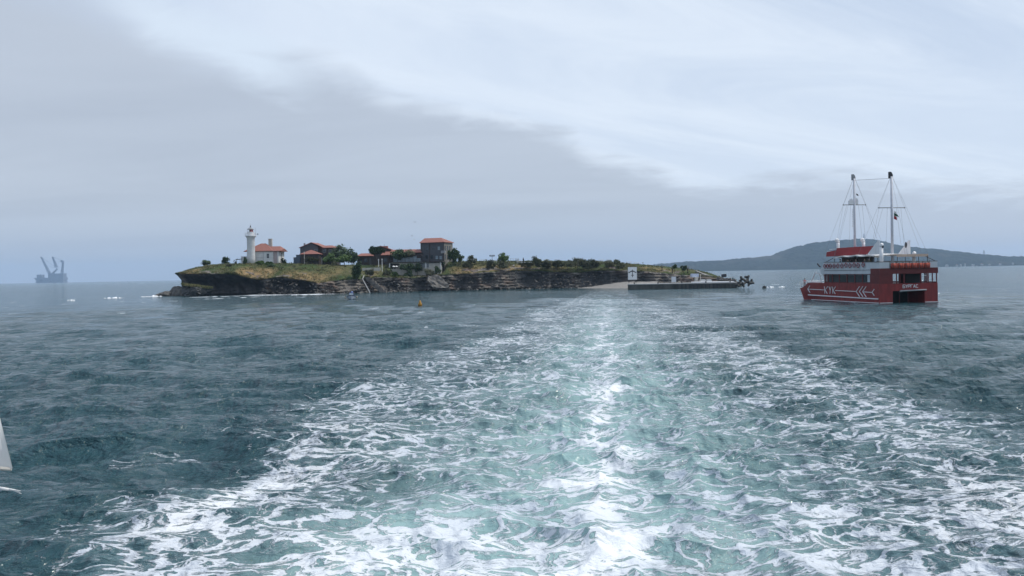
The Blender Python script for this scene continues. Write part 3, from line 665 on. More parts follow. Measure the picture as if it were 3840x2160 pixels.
# keeper's house
Y = 323.6; o0 = on(985, Y); lx, lz, m_ = scale(985, 987.5, Y)
KH = empty("keeper_house", o0, R(-3), 'white single storey house with red hipped roofs beside the lighthouse', 'house')
MB().box(lx(926), lx(1026), 0, 8.5, -1.2, 4.55).box(lx(1026), lx(1044.5), 0.5, 7.5, -1.2, 4.5).build("wall", WALLW, KH)
r1 = hip(lx(915), lx(1027), -.55, 9, 4.5, 3.0, lx(966), lx(984), 4.2).build("roof", ROOF, KH)
c1 = MB().box(lx(995.5), lx(1008), 4.0, 5.0, 5.5, 9.3).box(lx(994.8), lx(1008.8), 3.92, 5.08, 9.3, 9.45).build("chimney", PALE, r1)
mb = MB(); xa, xb = lx(1000), lx(1056); yy0, yy1 = -.1, 7.9
mb.add([(xa,yy0,4.46),(xb,yy0,4.46),(xb,yy1,4.46),(xa,yy1,4.46),(xa,yy0,4.64),(xb,yy0,4.64),(xb,yy1,4.64),(xa,yy1,4.64),(xa,3.9,6.5),(lx(1042),3.9,6.5),(xb,2.6,5.4),(xb,5.2,5.4)],
       [(3,2,1,0),(0,1,5,4),(2,3,7,6),(3,0,4,7),(1,2,6,11,10,5),(4,5,10,9,8),(6,7,8,9,11),(7,4,8),(9,10,11)]); mb.build("roof", ROOF, KH)
window(KH, lx(1006), 1.95, .95, 1.65, 0, bars=2, frame=WHITE)
MB().box(lx(988), lx(989), -.06, .02, -.5, 4.5).box(lx(933), lx(987), -.05, .02, 2.05, 2.15).build("drain_pipe", GREYM, KH)
MB().box(lx(1026.2), lx(1040), .40, .56, -.5, 4.4).build("pink_panel", M("faded_pink_render", (0.40, 0.33, 0.33), .85, .1), KH)
o0 = on(915, 324); lx, lz, m_ = scale(915, 987, 324)
o = MB().box(lx(905), lx(926), 0, 4, -1, 2.55).box(lx(903.5), lx(927), -.2, 4.2, 2.55, 2.7).build("annex", WALLW); o.location = o0
tag(o, 'low flat roofed white annex at the left foot of the lighthouse', 'outbuilding')
PG = empty("pergola", on(894, 323.5), 0, 'small dark timber lean-to left of the white annex', 'shelter')
mb = MB()
for x in (-1.6, -.6, .7): mb.bar((x, 0, -.5), (x, 0, 1.5), .09)
mb.bar((-2, .2, .9), (-.4, .6, 1.9), .08); mb.build("post", WOOD, PG); MB().prism([(-1.0, -.3, 1.45), (1.3, -.3, 1.75), (1.3, -.3, 1.9), (-1.0, -.3, 1.6)], (0, 2, 0)).build("roof", WOOD, PG)
MB().leaves((-1.2, .5, .6), (.7, .7, .7), 120, .14, 7, 4).build("creeper", LEAF_D, PG, fix=False)

# grey gabled house
Y = 328.0; o0 = on(1170, Y); lx, lz, m_ = scale(1170, 993, Y)
GH = empty("gabled_house", o0, R(-4), 'large grey timber house with a wide gable and brick chimney', 'house')
zl, zr, zp = lz(931.5), lz(936), lz(912.5)
poly = [(lx(1126), 0, -1.5), (lx(1194), 0, -1.5), (lx(1194), 0, lz(927)), (lx(1169.6), 0, zp - .1), (lx(1126), 0, lz(930.6))]
MB().prism(poly, (0, 9, 0)).build("wall", GREYW, GH)
MB().box(lx(1194), lx(1251), 1.2, 9, -1.5, lz(932)).build("wall", WOOD, GH)
rf = gable_roof([(lx(1122.5), lz(931.5)), (lx(1169.6), zp), (lx(1198), lz(923.5)), (lx(1212), lz(931))], -.45, 9.4).build("roof", ROOF, GH)
hip(lx(1192), lx(1255.5), .7, 9.5, lz(933), .95, lx(1215), lx(1236), 4.5).build("roof", ROOF, GH)
MB().box(lx(1133.7), lx(1139.2), 2, 2.7, lz(930), lz(912.5)).build("chimney", GREYM, rf)
window(GH, lx(1186), lz(950), 1.0, 1.3, 0); window(GH, lx(1215), lz(948), 1.1, 1.2, 1.2); window(GH, lx(1238), lz(950), 1.1, 1.2, 1.2)
MB().box(lx(1199), lx(1206), 1.1, 1.25, lz(993), lz(968)).build("door", WHITE, GH)
# hipped pavilion in front of it
Y = 322.5; o0 = on(1163, Y); lx, lz, m_ = scale(1163, 994, Y)
PV = empty("pavilion", o0, 0, 'low dark pavilion with a hipped red roof in front of the gabled house', 'pavilion')
MB().box(lx(1129), lx(1196), 0, 4.4, -1, lz(956)).build("wall", WOOD, PV)
hip(lx(1124.5), lx(1200.5), -.6, 5.0, lz(956.5), 1.55, lx(1160), lx(1166), 2.2, .14).build("roof", ROOF, PV)
for px in (1150, 1172, 1188): window(PV, lx(px), lz(982), .9, 1.3, 0, frame=WOOD)
o0 = on(1115, 325); lx, lz, m_ = scale(1115, 993, 325); o = MB().box(lx(1111.5), lx(1127), 0, 4, -1, lz(961)).box(lx(1110), lx(1127), -.2, 4.2, lz(961), lz(959.5)).build("shed", SHEET); o.location = o0
tag(o, 'tall blue grey sheet metal shed against the left side of the pavilion', 'shed')
o = MB().box(lx(1100.5), lx(1111.3), .3, 3, -1, lz(970.5)).prism([(lx(1099.5), .1, lz(970)), (lx(1111.3), .1, lz(969)), (lx(1111.3), .1, lz(968)), (lx(1099.5), .1, lz(969))], (0, 3.1, 0)).build("shed", SHEET); o.location = o0
tag(o, 'small dark lean-to, lowest of the sheds at the left of the pavilion', 'shed')

# long low building
Y = 333.0; o0 = on(1400, Y); lx, lz, m_ = scale(1400, 993, Y)
LB = empty("long_house", o0, 0, 'long low dark timber building with several red tiled roofs behind the lawn', 'house')
MB().box(lx(1342), lx(1462), 0, 7, -1, lz(958)).box(lx(1462), lx(1575), 2, 9, -1, lz(949)).build("wall", WOOD, LB)
MB().prism([(lx(1392), 3, 2), (lx(1462), 3, 2), (lx(1462), 3, lz(936)), (lx(1424.7), 3, lz(922.5)), (lx(1392), 3, lz(935))], (0, 6, 0)).build("wall", WOOD, LB)
hip(lx(1337), lx(1400), -.6, 7.4, lz(959), 1.05, lx(1350), lx(1390), 3.4).build("roof", ROOF, LB)
hip(lx(1429), lx(1472), -.5, 6, lz(957), 1.5, lx(1438), lx(1462), 3).build("roof", ROOF, LB)
rf = gable_roof([(lx(1386), lz(936)), (lx(1424.7), lz(921.5)), (lx(1464), lz(935.5))], 2.6, 9.5).build("roof", ROOF, LB)
cu = MB().box(lx(1432.5), lx(1449), 4, 6, lz(928), lz(920.5)).build("cupola", ROOF, rf); MB().bar((lx(1436), 5, lz(921)), (lx(1436), 5, lz(913)), .05).build("finial", DARK, cu)
hip(lx(1460), lx(1580), 1.4, 9.6, lz(948.5), 1.25, lx(1464), lx(1574), 5).build("roof", ROOF, LB)
for px in (1353, 1372, 1445): window(LB, lx(px), lz(980), 1.1, 1.3, 0, frame=GREYW)
MB().box(lx(1385), lx(1393), -.06, .02, 0, lz(966)).build("door", GREYW, LB)

# two storey house, the terrace and the pale lower storey in front
Y = 334.0; o0 = on(1622, Y); o0.z = at(1622, 988, Y).z; lx, lz, m_ = scale(1622, 988, Y)
TH = empty("two_storey_house", o0, R(-20), 'tall dark two storey house with a red hipped roof', 'house')
hw = 5.0; k_ = 1 / math.cos(R(20))
MB().box(-hw, hw, 0, 8.5, -3.5, lz(909.5)).build("wall", GREYW, TH); MB().box(hw + .002, hw + .05, .25, 8.3, -1.5, lz(912)).build("sunlit_side", M("sunlit_boards", (.19, .18, .16), .85, .25, 1.5, .02, stretch=(4, 4, .5)), TH)  # right wall faced in a lighter tone: its sunlight put into the colour
mb = MB(); zz_ = lz(910.5)
mb.add([(-hw-.35,-.4,zz_),(hw+.45,-.4,zz_),(hw+.45,9,zz_),(-hw-.35,9,zz_),(-hw-.35,-.4,zz_+.18),(hw+.45,-.4,zz_+.18),(hw+.45,9,zz_+.18),(-hw-.35,9,zz_+.18),(-hw-.2,4,zz_+2.05),(2.2,4,zz_+2.05)],
       [(3,2,1,0),(0,1,5,4),(1,2,6,5),(2,3,7,6),(3,0,4,7),(4,5,9,8),(6,7,8,9),(5,6,9),(7,4,8)]); mb.build("roof", ROOF, TH)
for x, z in ((-2.2, 5.2), (.6, 5.4), (2.9, 5.2), (-2.4, 1.9), (-.2, 1.9), (1.9, 1.6), (3.6, 1.5)): window(TH, x, z, 1.05, 1.35, 0, bars=1, frame=GREYW, glass=GLASSL if x > 1 else GLASS)
for y in (1.2, 3.4, 5.6): window(TH, y, 5.0, .8, 1.7, hw + .05, side=True, frame=WOOD); window(TH, y, 1.6, .8, 1.7, hw + .05, side=True, frame=WOOD)
bal = MB().box(hw-.9, hw+.7, -.8, -.02, 3.9, 4.0).build("balcony", PALE, TH); MB().box(hw-.9, hw+.7, -.8, -.74, 4.0, 4.9).box(hw+.64, hw+.7, -.74, -.02, 4.0, 4.9).build("balustrade", GREYM, bal)
for x in (-hw + .15, -1.2, hw - .2): MB().box(x-.12, x+.12, -.1, .02, -1, lz(911)).build("corner_post", WOOD, TH)
Y = 325.5; o0 = on(1556, Y); lx, lz, m_ = scale(1556, 1018, Y); o0.z = at(1556, 1018, Y).z
LS = empty("terrace_house", o0, R(-2), 'pale lower storey with white pillars under a dark wooden terrace', 'house')
MB().box(lx(1458), lx(1462), 0, 6, -1.5, lz(987)).box(lx(1462), lx(1495), 0, .3, -1.5, lz(1007)).box(lx(1495), lx(1575), 0, 6, -1.5, lz(987)).box(lx(1575), lx(1610), 0, .3, -1.5, lz(1006)).box(lx(1610), lx(1654), 0, 6, -1.5, lz(987)).box(lx(1462), lx(1610), .02, 5.9, lz(987), lz(984.3)).box(lx(1462), lx(1610), 5.4, 5.9, -1.5, lz(987)).build("wall", PALE, LS)
MB().box(lx(1452), lx(1662), -1.0, 8.5, lz(984.2), lz(981.3)).build("terrace_deck", WOOD, LS)
mb = MB(); mb.box(lx(1452), lx(1662), -.95, -.88, lz(975), lz(974.2)).box(lx(1452), lx(1662), -.95, -.90, lz(978.5), lz(978))
for i in range(22): x = lx(1452) + (lx(1661) - lx(1452)) * i / 21; mb.box(x, x + .08, -.97, -.87, lz(981.3), lz(974.2))
mb.build("terrace_railing", WOOD, LS)
for px in (1461, 1597, 1652): MB().box(lx(px) - .2, lx(px) + .2, -.35, -.002, -1.5, lz(984.4)).build("pillar", WALLW, LS)
for px, w in ((1588, 12), (1604, 9)): window(LS, lx(px), lz(1003), w * m_, 1.35, 0, bars=2, frame=WHITE, glass=GLASS)
mb = MB(); mb.box(lx(1470), lx(1560), 3.0, 3.1, lz(981.3), lz(958)).box(lx(1560), lx(1575), 3.0, 3.1, lz(981.3), lz(968)); mb.build("terrace_glazing", GLASSL, LS)
mb = MB()
for px in (1470, 1485, 1500, 1515, 1530, 1545, 1560, 1574): mb.box(lx(px) - .06, lx(px) + .06, 2.9, 3.0, lz(981.3), lz(957.5))
mb.box(lx(1466), lx(1578), 2.2, 6.5, lz(957.5), lz(955)); mb.build("terrace_canopy", WOOD, LS)
def seat_umbrella(px, Y, lab):
    o = on(px, Y); U = empty("parasol", (o.x, Y, at(px, 1012, Y).z), 0, lab, 'parasol', 'parasols at the terrace house')
    MB().bar((0, 0, 0), (0, 0, 1.6), .03).build("pole", WHITE, U); MB().lathe(0, 0, [(.62, 1.15), (.35, 1.45), (.05, 1.62)], 8).build("canopy", CANVAS, U); return U
seat_umbrella(1476, 324, 'closed-in white parasol at the dark opening under the terrace, left one'); seat_umbrella(1487, 324, 'white parasol at the dark opening under the terrace, right one')

# planted retaining wall, stone steps down the cliff
RWp = on(1392, 318); o0 = at(1392, 1002, 318)
PW = empty("planter_wall", (o0.x, 318, o0.z), 0, 'long pale planter wall with a row of dark shrubs on the lawn', 'planter')
MB().box(-3.3, 3.4, -.25, .25, -1.4, -.22).build("wall", PALE, PW)
for i in range(8): MB().leaves((-2.9 + i * .8, .1, .05), (.34, .3, .35), 50, .1, 40 + i, 3).build("shrub", LEAF_D, PW, fix=False)
sp = at(1367, 1040, 309); ep = at(1420, 1093, 303)
ST = empty("stone_steps", (sp.x, 309, 0), 0, 'pale stone steps with a handrail wall climbing the cliff from the water', 'steps')
a0 = Vector((0, 2.2, sp.z)); b0 = Vector((at(1432, 1093, 305).x - sp.x, -4, 0.4)); mb = MB(); n = 12
for i in range(n):
    p = a0.lerp(b0, i / (n - 1)); mb.box(p.x + .1, p.x + 1.5 + .5*math.sin(i*1.7)**2, p.y - .3, p.y + 2.2, p.z - 1.2, p.z)
mb.build("step", PALER, ST)
mb = MB(); pts_ = [(0 - .2, .2, sp.z + .7), (at(1362, 1052, 308).x - sp.x - .2, -1.2, at(1362, 1052, 308).z + .6), (at(1388, 1090, 304).x - sp.x - .3, -5.2, .7), (at(1390, 1093, 304).x - sp.x, -5.6, -.4)]
mb.tube(pts_, .19, 4); mb.build("handrail_wall", DECKC, ST)

# ------------------------------------------------------------------ quay and what stands on it
ql = at(2356, 1086.5, 278); qr = at(2763, 1080.2, 274)
QZ = at(2356, 1065, 278).z; QL = (qr - ql).length; qa = math.atan2(qr.y - ql.y, qr.x - ql.x)
QY = empty("quay", (ql.x, ql.y, 0), qa, 'long low concrete quay with a pale deck in front of the island', 'quay')
MB().box(0, QL, 0, 7.5, -2, QZ - .3).build("quay_wall", CONC, QY)
MB().box(-.15, QL + .1, -.15, 7.6, QZ - .296, QZ).build("deck", DECKC, QY)
MB().box(QL * .60, QL * .98, 1.0, 7.0, QZ + .004, QZ + .3).build("raised_slab", WHITE, QY)
for i in range(15):
    x = QL * (.42 + .036 * i); MB().box(x, x + .35, -.33, -.16, -.3, QZ - .35).build("fender", DARK, QY)
for i in range(5):
    x = 2 + i * (QL - 4) / 4; MB().lathe(x, .6, [(.22, QZ + .003), (.2, QZ + .1), (.14, QZ + .3), (.24, QZ + .42), (.2, QZ + .5)], 10).build("bollard", DARK, QY, True)
def quay_at(px, back=3.0): 
    p = at(px, 1062, 277 + back); return Vector((p.x, 277 + back, QZ + 0.004))
# anchor sign board
sgp = at(2372, 1048, 288); m_ = 288 / F; sb = at(2372, 1049, 288).z
AS = empty("anchor_sign", (sgp.x, 288, sb), 0, 'big white board with a black upside down anchor on it', 'sign')
bw, bh = 33 * m_, 47.5 * m_
MB().box(-bw/2, bw/2, 0, .18, 0, bh).build("board", WHITE, AS); MB().box(-bw/2-.06, -bw/2-.002, -.03, .22, -.05, bh+.05).box(bw/2+.002, bw/2+.06, -.03, .22, -.05, bh+.05).box(-bw/2-.06, bw/2+.06, -.03, .22, bh+.002, bh+.05).build("frame", GREYM, AS)
for x in (-bw/2+.3, bw/2-.3): MB().box(x-.08, x+.08, .19, .35, QZ*0-2.6, bh*.8).build("support_post", DARK, AS)
mb = MB(); ac = (0, 0, bh*.52); zc = bh*.47
for i in range(14):                                          # arms: an arc opening downwards, with flukes
    a1, a2 = R(38 + i*104/14), R(38 + (i+1)*104/14); ra = bw*.44
    wd1, wd2 = [.10 + .07*math.sin(math.pi*(k)/14) for k in (i, i+1)]
    P_ = lambda a_, r_: (r_*math.cos(a_), -.05, bh*.36 + r_*math.sin(a_)*1.05)
    mb.prism([P_(a1, ra-wd1), P_(a2, ra-wd2), P_(a2, ra+wd2), P_(a1, ra+wd1)], (0, .048, 0))
mb.box(-.1, .1, -.051, -.003, bh*.2, bh*.80).box(-.5, .5, -.053, -.003, bh*.335, bh*.375)
for s_ in (-1, 1):
    x = s_*bw*.36; mb.prism([(x - .18*s_, -.054, bh*.60), (x + .3*s_, -.054, bh*.64), (x + .16*s_, -.054, bh*.52)], (0, .05, 0))
mb.build("anchor_emblem", BLACKG, AS)
q = quay_at(2527, 3.5); IB = empty("notice_board", q, 0, 'tall pale blank panel standing on the quay', 'notice board')
MB().box(-.75, .75, 0, .12, .25, 2.1).build("panel", M("pale_grey_panel", (0.48, 0.52, 0.57), .6, .05), IB)
for x in (-.55, .55): MB().box(x-.05, x+.05, .12, .2, 0, 1.9).build("leg", GREYM, IB)
q = quay_at(2608, 6.5); KB = empty("kiosk", q, 0, 'pale kiosk with a blue and white fascia board at the back of the quay', 'kiosk')
MB().box(-.1, .95, 0, 1.6, 0, 1.75).build("wall", PALE, KB); MB().box(-1.3, 1.15, -.25, 1.9, 1.9, 2.95).build("fascia_board", M("blue_white_fascia", (0.40, 0.45, 0.56), .6, .3, 2.5), KB); MB().box(-1.2, 1.0, -.2, 1.8, 1.75, 1.896).build("counter_canopy", CANVAS, KB)
q = quay_at(2627, 6); o = MB().lathe(0, 0, [(.13, 0), (.11, 2.6), (.03, 2.7)], 8).build("post", PALE); o.location = q; tag(o, 'pale round post right of the kiosk', 'post')
for px, w, lab in ((2636, 1.0, 'wide white concrete block on the quay'), (2660, .8, 'low pale concrete block nearest the path')):
    q = quay_at(px, 6); o = MB().box(-w, w, 0, 1.2, 0, .85).box(-w*.8, w*.8, .1, 1.1, .85, .95).build("block", WALLW); o.location = q; tag(o, lab, 'block')
q = at(2716, 1031, 290); o = MB().box(-.7, .7, 0, 1, 0, .75).box(-.75, -.15, -.05, 1.05, .1, 1.0).box(.1, .75, -.05, 1.05, .1, 1.05).build("bin", DARK); o.location = (q.x, 290, at(2716, 1038, 290).z - .1); tag(o, 'pair of dark bins on the rocks beyond the quay', 'bin')
mb = MB()
for x, y, z, a_ in ((-.2, 0, 0, .2), (-.6, .4, .2, 1.1)): mb.box(x, x + 1, y, y + .2, z, z + .25)
# tetrapods at the end of the quay
def tetra():
    mb = MB(); dirs = [Vector((0, 0, 1)), Vector((.94, 0, -.33)), Vector((-.47, .82, -.33)), Vector((-.47, -.82, -.33))]
    for d in dirs: mb.bar((0, 0, 0), d * 1.1, .52, .34, 8)
    return mb
TM = tetra(); tp = None
spots = [(2768, 1068, 273, .3, .5, 'lowest tetrapod against the end wall of the quay'), (2782, 1046, 276, 1.2, 2.0, 'tetrapod second from the quay, high on the pile'), (2786, 1066, 272, 2.1, .4, 'tetrapod at the water in the middle of the pile'), (2797, 1054, 275, .7, 1.3, 'tetrapod wedged halfway up the pile'),
         (2803, 1040, 277, 2.6, 2.0, 'topmost tetrapod of the breakwater pile'), (2810, 1062, 274, 1.5, .6, 'tetrapod on the outer flank of the pile'), (2818, 1058, 276, .1, .7, 'outermost tetrapod of the pile, leaning to the right')]
for i, (px, py, Y, ro, tz, lab) in enumerate(spots):
    o = TM.build("tetrapod", M("dark_wet_concrete", (.05, .05, .045), .8, .4, 1.2, .06)) if i == 0 else tp.copy()
    if i == 0: tp = o
    else: COL.objects.link(o)
    o.location = (at(px, py, Y).x, Y, max(at(px, py, Y).z, .2)); o.rotation_euler = (ro, ro * .7, ro * 2.1); o.scale = (.92,) * 3
    tag(o, lab, 'tetrapod', 'tetrapods at the end of the quay')
mb = MB(); rr = random.Random(31)
for i in range(46): px = rr.uniform(2690, 2775); p = at(px, rr.uniform(1040, 1066), 288); mb.slab((p.x, 288 + rr.uniform(-3, 2), max(0, p.z - .3)), rr.uniform(.3, .9), rr.uniform(.3, .8), rr.uniform(.25, .5), 300+i)
tag(mb.build("rubble", PALER), kind='stuff')['label'] = 'pale rubble bank behind the end of the quay'

# ------------------------------------------------------------------ trees, bushes
def tree(px, Y, ytop, ybase, wpx, name, lab, m, seed, trunk=.35, n=900, leaf=.28, clumps=12, crown=.72, cat='tree', group='trees on the island', lean=0):
    s_ = Y / F; g_ = on(px, Y); zb = at(px, ybase, Y).z; H = (ybase - ytop) * s_; r_ = wpx * s_ / 2 * 1.10; dz0 = min(-.5, g_.z - zb - .4)
    T = empty(name, (g_.x, Y, zb), random.Random(seed).uniform(0, 6), lab, cat, group)
    ch = H * crown; cz_ = H - ch / 2
    MB().leaves((0, 0, cz_), (r_, r_ * .85, ch / 2 * 1.06), int(n * 1.5), leaf, seed, clumps + 4).build("crown", m, T, fix=False)
    mb = MB(); mb.tube([(0, 0, dz0), (lean*.4, .1, H*.25), (lean, 0, cz_)], [trunk*.5, trunk*.4, trunk*.2], 7); rr = random.Random(seed)
    for i in range(5):
        a_ = rr.uniform(0, 6.28); mb.tube([(lean*.4, .1, H*.3), (math.cos(a_)*r_*.35, math.sin(a_)*r_*.35, cz_*.95), (math.cos(a_)*r_*.7, math.sin(a_)*r_*.7, cz_ + ch*.2)], [trunk*.22, trunk*.14, trunk*.06], 5)
    mb.build("trunk", BARK, T); return T
tree(1276, 327, 925, 994, 62, 'broadleaf_tree', 'tall dark tree right of the grey gabled house', LEAF_D, 1, .4, 1500, .3, 16, .8)
tree(1320, 329, 936, 994, 48, 'broadleaf_tree', 'rounded dark tree just left of the long low building', LEAF_D, 2, .4, 1100, .3, 12, .8)
tree(1236, 323, 951, 994, 56, 'broadleaf_tree', 'bright green low spreading tree in front of the gabled house', LEAF_M, 3, .3, 1300, .26, 14, .75)
tree(1292, 322.5, 955, 993, 62, 'broadleaf_tree', 'low broad green tree with dark gap under its crown on the lawn', LEAF_M, 4, .35, 1200, .28, 14, .78)
tree(1168, 320.5, 962, 995, 44, 'broadleaf_tree', 'thin olive tree in front of the pavilion', LEAF_G, 5, .2, 500, .22, 9, .7)
tree(1412, 327, 924, 994, 60, 'broadleaf_tree', 'umbrella shaped dark tree on a bare trunk in front of the red gable', LEAF_D, 6, .3, 1100, .28, 12, .48)
tree(1497, 329, 933, 990, 66, 'broadleaf_tree', 'wide dark tree over the left of the wooden terrace', LEAF_D, 7, .35, 1300, .28, 14, .75)
tree(1537, 329.5, 934, 990, 58, 'broadleaf_tree', 'reddish-topped dark tree beside the two storey house', LEAF_G, 8, .3, 900, .26, 12, .8)
tree(1526, 323, 985, 1022, 50, 'broadleaf_tree', 'dark tree hiding the middle of the pale lower storey', LEAF_D, 9, .3, 900, .24, 10, .85)
tree(1566, 323.5, 988, 1024, 38, 'broadleaf_tree', 'dark tree just left of the white framed lower windows', LEAF_D, 10, .25, 600, .24, 9, .85)
tree(1700, 330, 934, 992, 46, 'broadleaf_tree', 'full dark green tree right of the two storey house', LEAF_D, 12, .35, 1200, .28, 12, .82)
tree(1728, 331, 956, 988, 26, 'broadleaf_tree', 'smaller dark tree, rightmost of those by the two storey house', LEAF_D, 13, .25, 500, .24, 8, .8)
tree(1654, 328, 978, 1006, 26, 'broadleaf_tree', 'small dark tree at the right end of the terrace', LEAF_D, 14, .2, 400, .22, 7, .8)
tree(1888, 333, 951, 985, 40, 'broadleaf_tree', 'green tree with a pointed top on the open plateau', LEAF_M, 15, .25, 800, .24, 10, .9)
tree(1766, 330, 959, 994, 38, 'broadleaf_tree', 'ragged olive shrub-like tree left of the tall triple lamp', LEAF_G, 16, .22, 600, .24, 9, .88)
tree(1337, 308, 974, 1052, 32, 'cypress_shrub', 'dark columnar shrub growing on the slope above the moored boat', LEAF_D, 17, .25, 1100, .26, 14, .95, cat='tree')
bushes = [ # px, Y, top, base, width, material, label
 (774, 324, 973, 992, 32, LEAF_D, 'round dark bush, leftmost on the headland'), (847, 324, 965, 991, 34, LEAF_D, 'taller round bush between the headland tip and the lighthouse'),
 (868, 318, 985, 1004, 40, LEAF_G, 'low grey bush on the slope below the lighthouse'), (920, 319, 967, 987, 15, LEAF_D, 'small bush in front of the white annex'),
 (975, 320, 977, 993, 34, LEAF_M, 'green bush at the foot of the white house, left one'), (1010, 320, 982, 993, 30, LEAF_M, 'green bush below the window of the white house'),
 (1063, 322, 966, 994, 28, LEAF_D, 'dark bush at the right corner of the white house'), (1020, 317, 988, 1000, 34, LEAF_D, 'dark low bush on the grass in front of the white house'),
 (1255, 320, 982, 996, 22, LEAF_G, 'grey bush under the bright green tree'), (1385, 312, 1008, 1028, 34, LEAF_G, 'brownish bush above the stone steps'),
 (1450, 318, 1014, 1032, 30, LEAF_G, 'olive bush left of the pale lower storey'), (1480, 318, 1019, 1036, 30, LEAF_M, 'green bush below the dark opening of the lower storey'),
 (1530, 320, 1014, 1036, 36, LEAF_D, 'dark bush at the foot of the pale lower storey'), (1610, 321, 1008, 1030, 36, LEAF_G, 'olive bush below the right pillars of the lower storey'),
 (1640, 321, 1000, 1026, 24, LEAF_D, 'narrow dark bush against the right end of the lower storey'),
 (1752, 326, 985, 1005, 40, LEAF_G, 'low olive bush on the slope right of the houses'), (1843, 327, 973, 1004, 44, LEAF_G, 'wide olive bush under the triple lamp'), (1885, 326, 980, 1002, 40, LEAF_G, 'grey green bush on the slope below the pointed green tree'),
 (1975, 329, 985, 998, 44, LEAF_D, 'low dark bush left of the middle of the plateau edge'), (2010, 329, 963, 997, 32, LEAF_G, 'upright bush with thin top left of centre on the plateau'), (2033, 329, 983, 998, 34, LEAF_D, 'flat dark bush between two taller bushes'),
 (2052, 329, 966, 998, 34, LEAF_G, 'upright ragged bush right of the flat dark one'), (2090, 329, 977, 997, 38, LEAF_G, 'rounded grey green bush left of the single lamp'), (2128, 329, 974, 997, 30, LEAF_G, 'small bush under the single lamp'),
 (2165, 328, 968, 999, 44, LEAF_D, 'big dark bush right of the single lamp'), (2205, 328, 967, 1000, 46, LEAF_D, 'biggest dark bush on the right of the plateau'), (2232, 327, 978, 997, 26, LEAF_G, 'small olive bush beside the biggest dark bush'),
 (2285, 324, 977, 1006, 34, LEAF_D, 'dark bush at the cliff edge left of the anchor board'), (2322, 322, 974, 1004, 40, LEAF_D, 'dark bush directly above the anchor board'),
 (2530, 311, 990, 1004, 16, LEAF_M, 'little round green bush near the right end of the island'), (2564, 309, 995, 1012, 22, LEAF_D, 'dark little bush at the top of the pale path')]
for i, (px, Y, yt, yb, w, m, lab) in enumerate(bushes):
    if 1900 < px < 2350: w *= 1.2; m = LEAF_S if i % 3 else LEAF_G
    tree(px, Y, yt, yb, w, 'bush', lab, m, 100 + i, .14, int(260 + w * 16), .2, 9, 1.25, 'bush', 'bushes on the island')
for i, (px, Y, yt, yb, lab) in enumerate([(2482, 315, 976, 999, 'bare forked young tree, leftmost of three on the right crest'), (2521, 313, 974, 999, 'thin young tree with a pale feathery top, middle of three on the right crest'), (2578, 310, 974, 1004, 'thin young tree with a pale feathery top, rightmost of three on the right crest')]):
    s_ = Y / F; g_ = on(px, Y); H = (yb - yt) * s_; T = empty("young_tree", (g_.x, Y, g_.z), 0, lab, 'tree', 'young trees on the right crest')
    mb = MB(); mb.tube([(0, 0, -.3), (.05, 0, H*.5)], [.2, .14], 6)
    for a_ in (-.8, -.3, .25, .7): mb.tube([(.05, 0, H*.45), (a_*.5, 0, H*.72), (a_*1.0, a_*.3, H*(.97 if i == 0 else .85))], [.1, .07, .03], 5)
    mb.build("trunk", BARK, T)
    if i: MB().leaves((0, 0, H*.82), (.75, .6, H*.2), 110, .1, 70+i, 5).build("crown", leafmat("feathery_top", (.16,.15,.15), (.28,.25,.24), (.22,.2,.19)) if i == 1 else bpy.data.materials["feathery_top"], T, fix=False)

# ------------------------------------------------------------------ lamps, poles, benches, fence on the plateau
def lamp(px, Y, yt, yb, heads, lab):
    s_ = Y / F; g_ = on(px, Y); H = (yb - yt) * s_; T = empty("street_lamp", (g_.x, Y, g_.z), 0, lab, 'lamp', 'lamps on the plateau')
    MB().bar((0, 0, -.4), (0, 0, H*.9), .08, .05, 8).build("pole", DARK, T)
    for x in ((-.75, 0, .75) if heads == 3 else (0,)):
        mb = MB()
        if x: mb.bar((0, 0, H*.82), (x, 0, H*.9), .05)
        mb.lathe(x, 0, [(.06, H*.84), (.16, H*.88), (.30, H*.97), (.24, H*1.0), (.05, H*1.02)], 10); mb.build("lamp_head", DARK, T)
lamp(1846, 331, 941, 979, 3, 'tall street lamp with three heads above the plateau'); lamp(2133, 333, 955, 979, 1, 'single headed street lamp left of the big dark bushes'); lamp(2411, 323, 977, 991, 1, 'short lamp post near the right end of the plateau')
for px, Y, yt, yb, m, lab in ((1142, 319.5, 951, 996, PALE, 'pale pole in front of the pavilion'), (1420, 320, 957, 1002, WHITE, 'slim white pole below the umbrella shaped tree, left one'), (1433, 320.5, 955, 1001, WHITE, 'slim white pole below the umbrella shaped tree, right one'), (1057, 321, 954, 992, BARK, 'wooden utility pole at the right of the white house')):
    s_ = Y / F; g_ = on(px, Y); H = (yb - yt) * s_; T = empty("pole", (g_.x, Y, g_.z), 0, lab, 'pole')
    MB().bar((0, 0, -.6), (0, 0, H), .12, .09, 8).build("shaft", m, T); MB().bar((-.3, 0, H*.97), (.3, 0, H*.97), .06).lathe(0, 0, [(.14, H), (.1, H + .15), (.02, H + .2)], 8).build("pole_top", m, T)
bt = None
bl = [(1808, 'white bench left of the triple lamp'), (1853, 'white bench just right of the triple lamp'), (1948, 'tall white bench frame right of the pointed green tree'), (1962, 'white bench touching the taller frame'), (1984, 'long white bench in the open middle of the plateau'), (2093, 'white bench behind the rounded grey green bush'), (2131, 'white bench at the single lamp'), (2254, 'white bench in the gap right of the biggest bush'), (2286, 'white bench behind the cliff edge bush'), (2358, 'white bench first to the right of the anchor board'), (2388, 'white bench last before the short lamp post')]
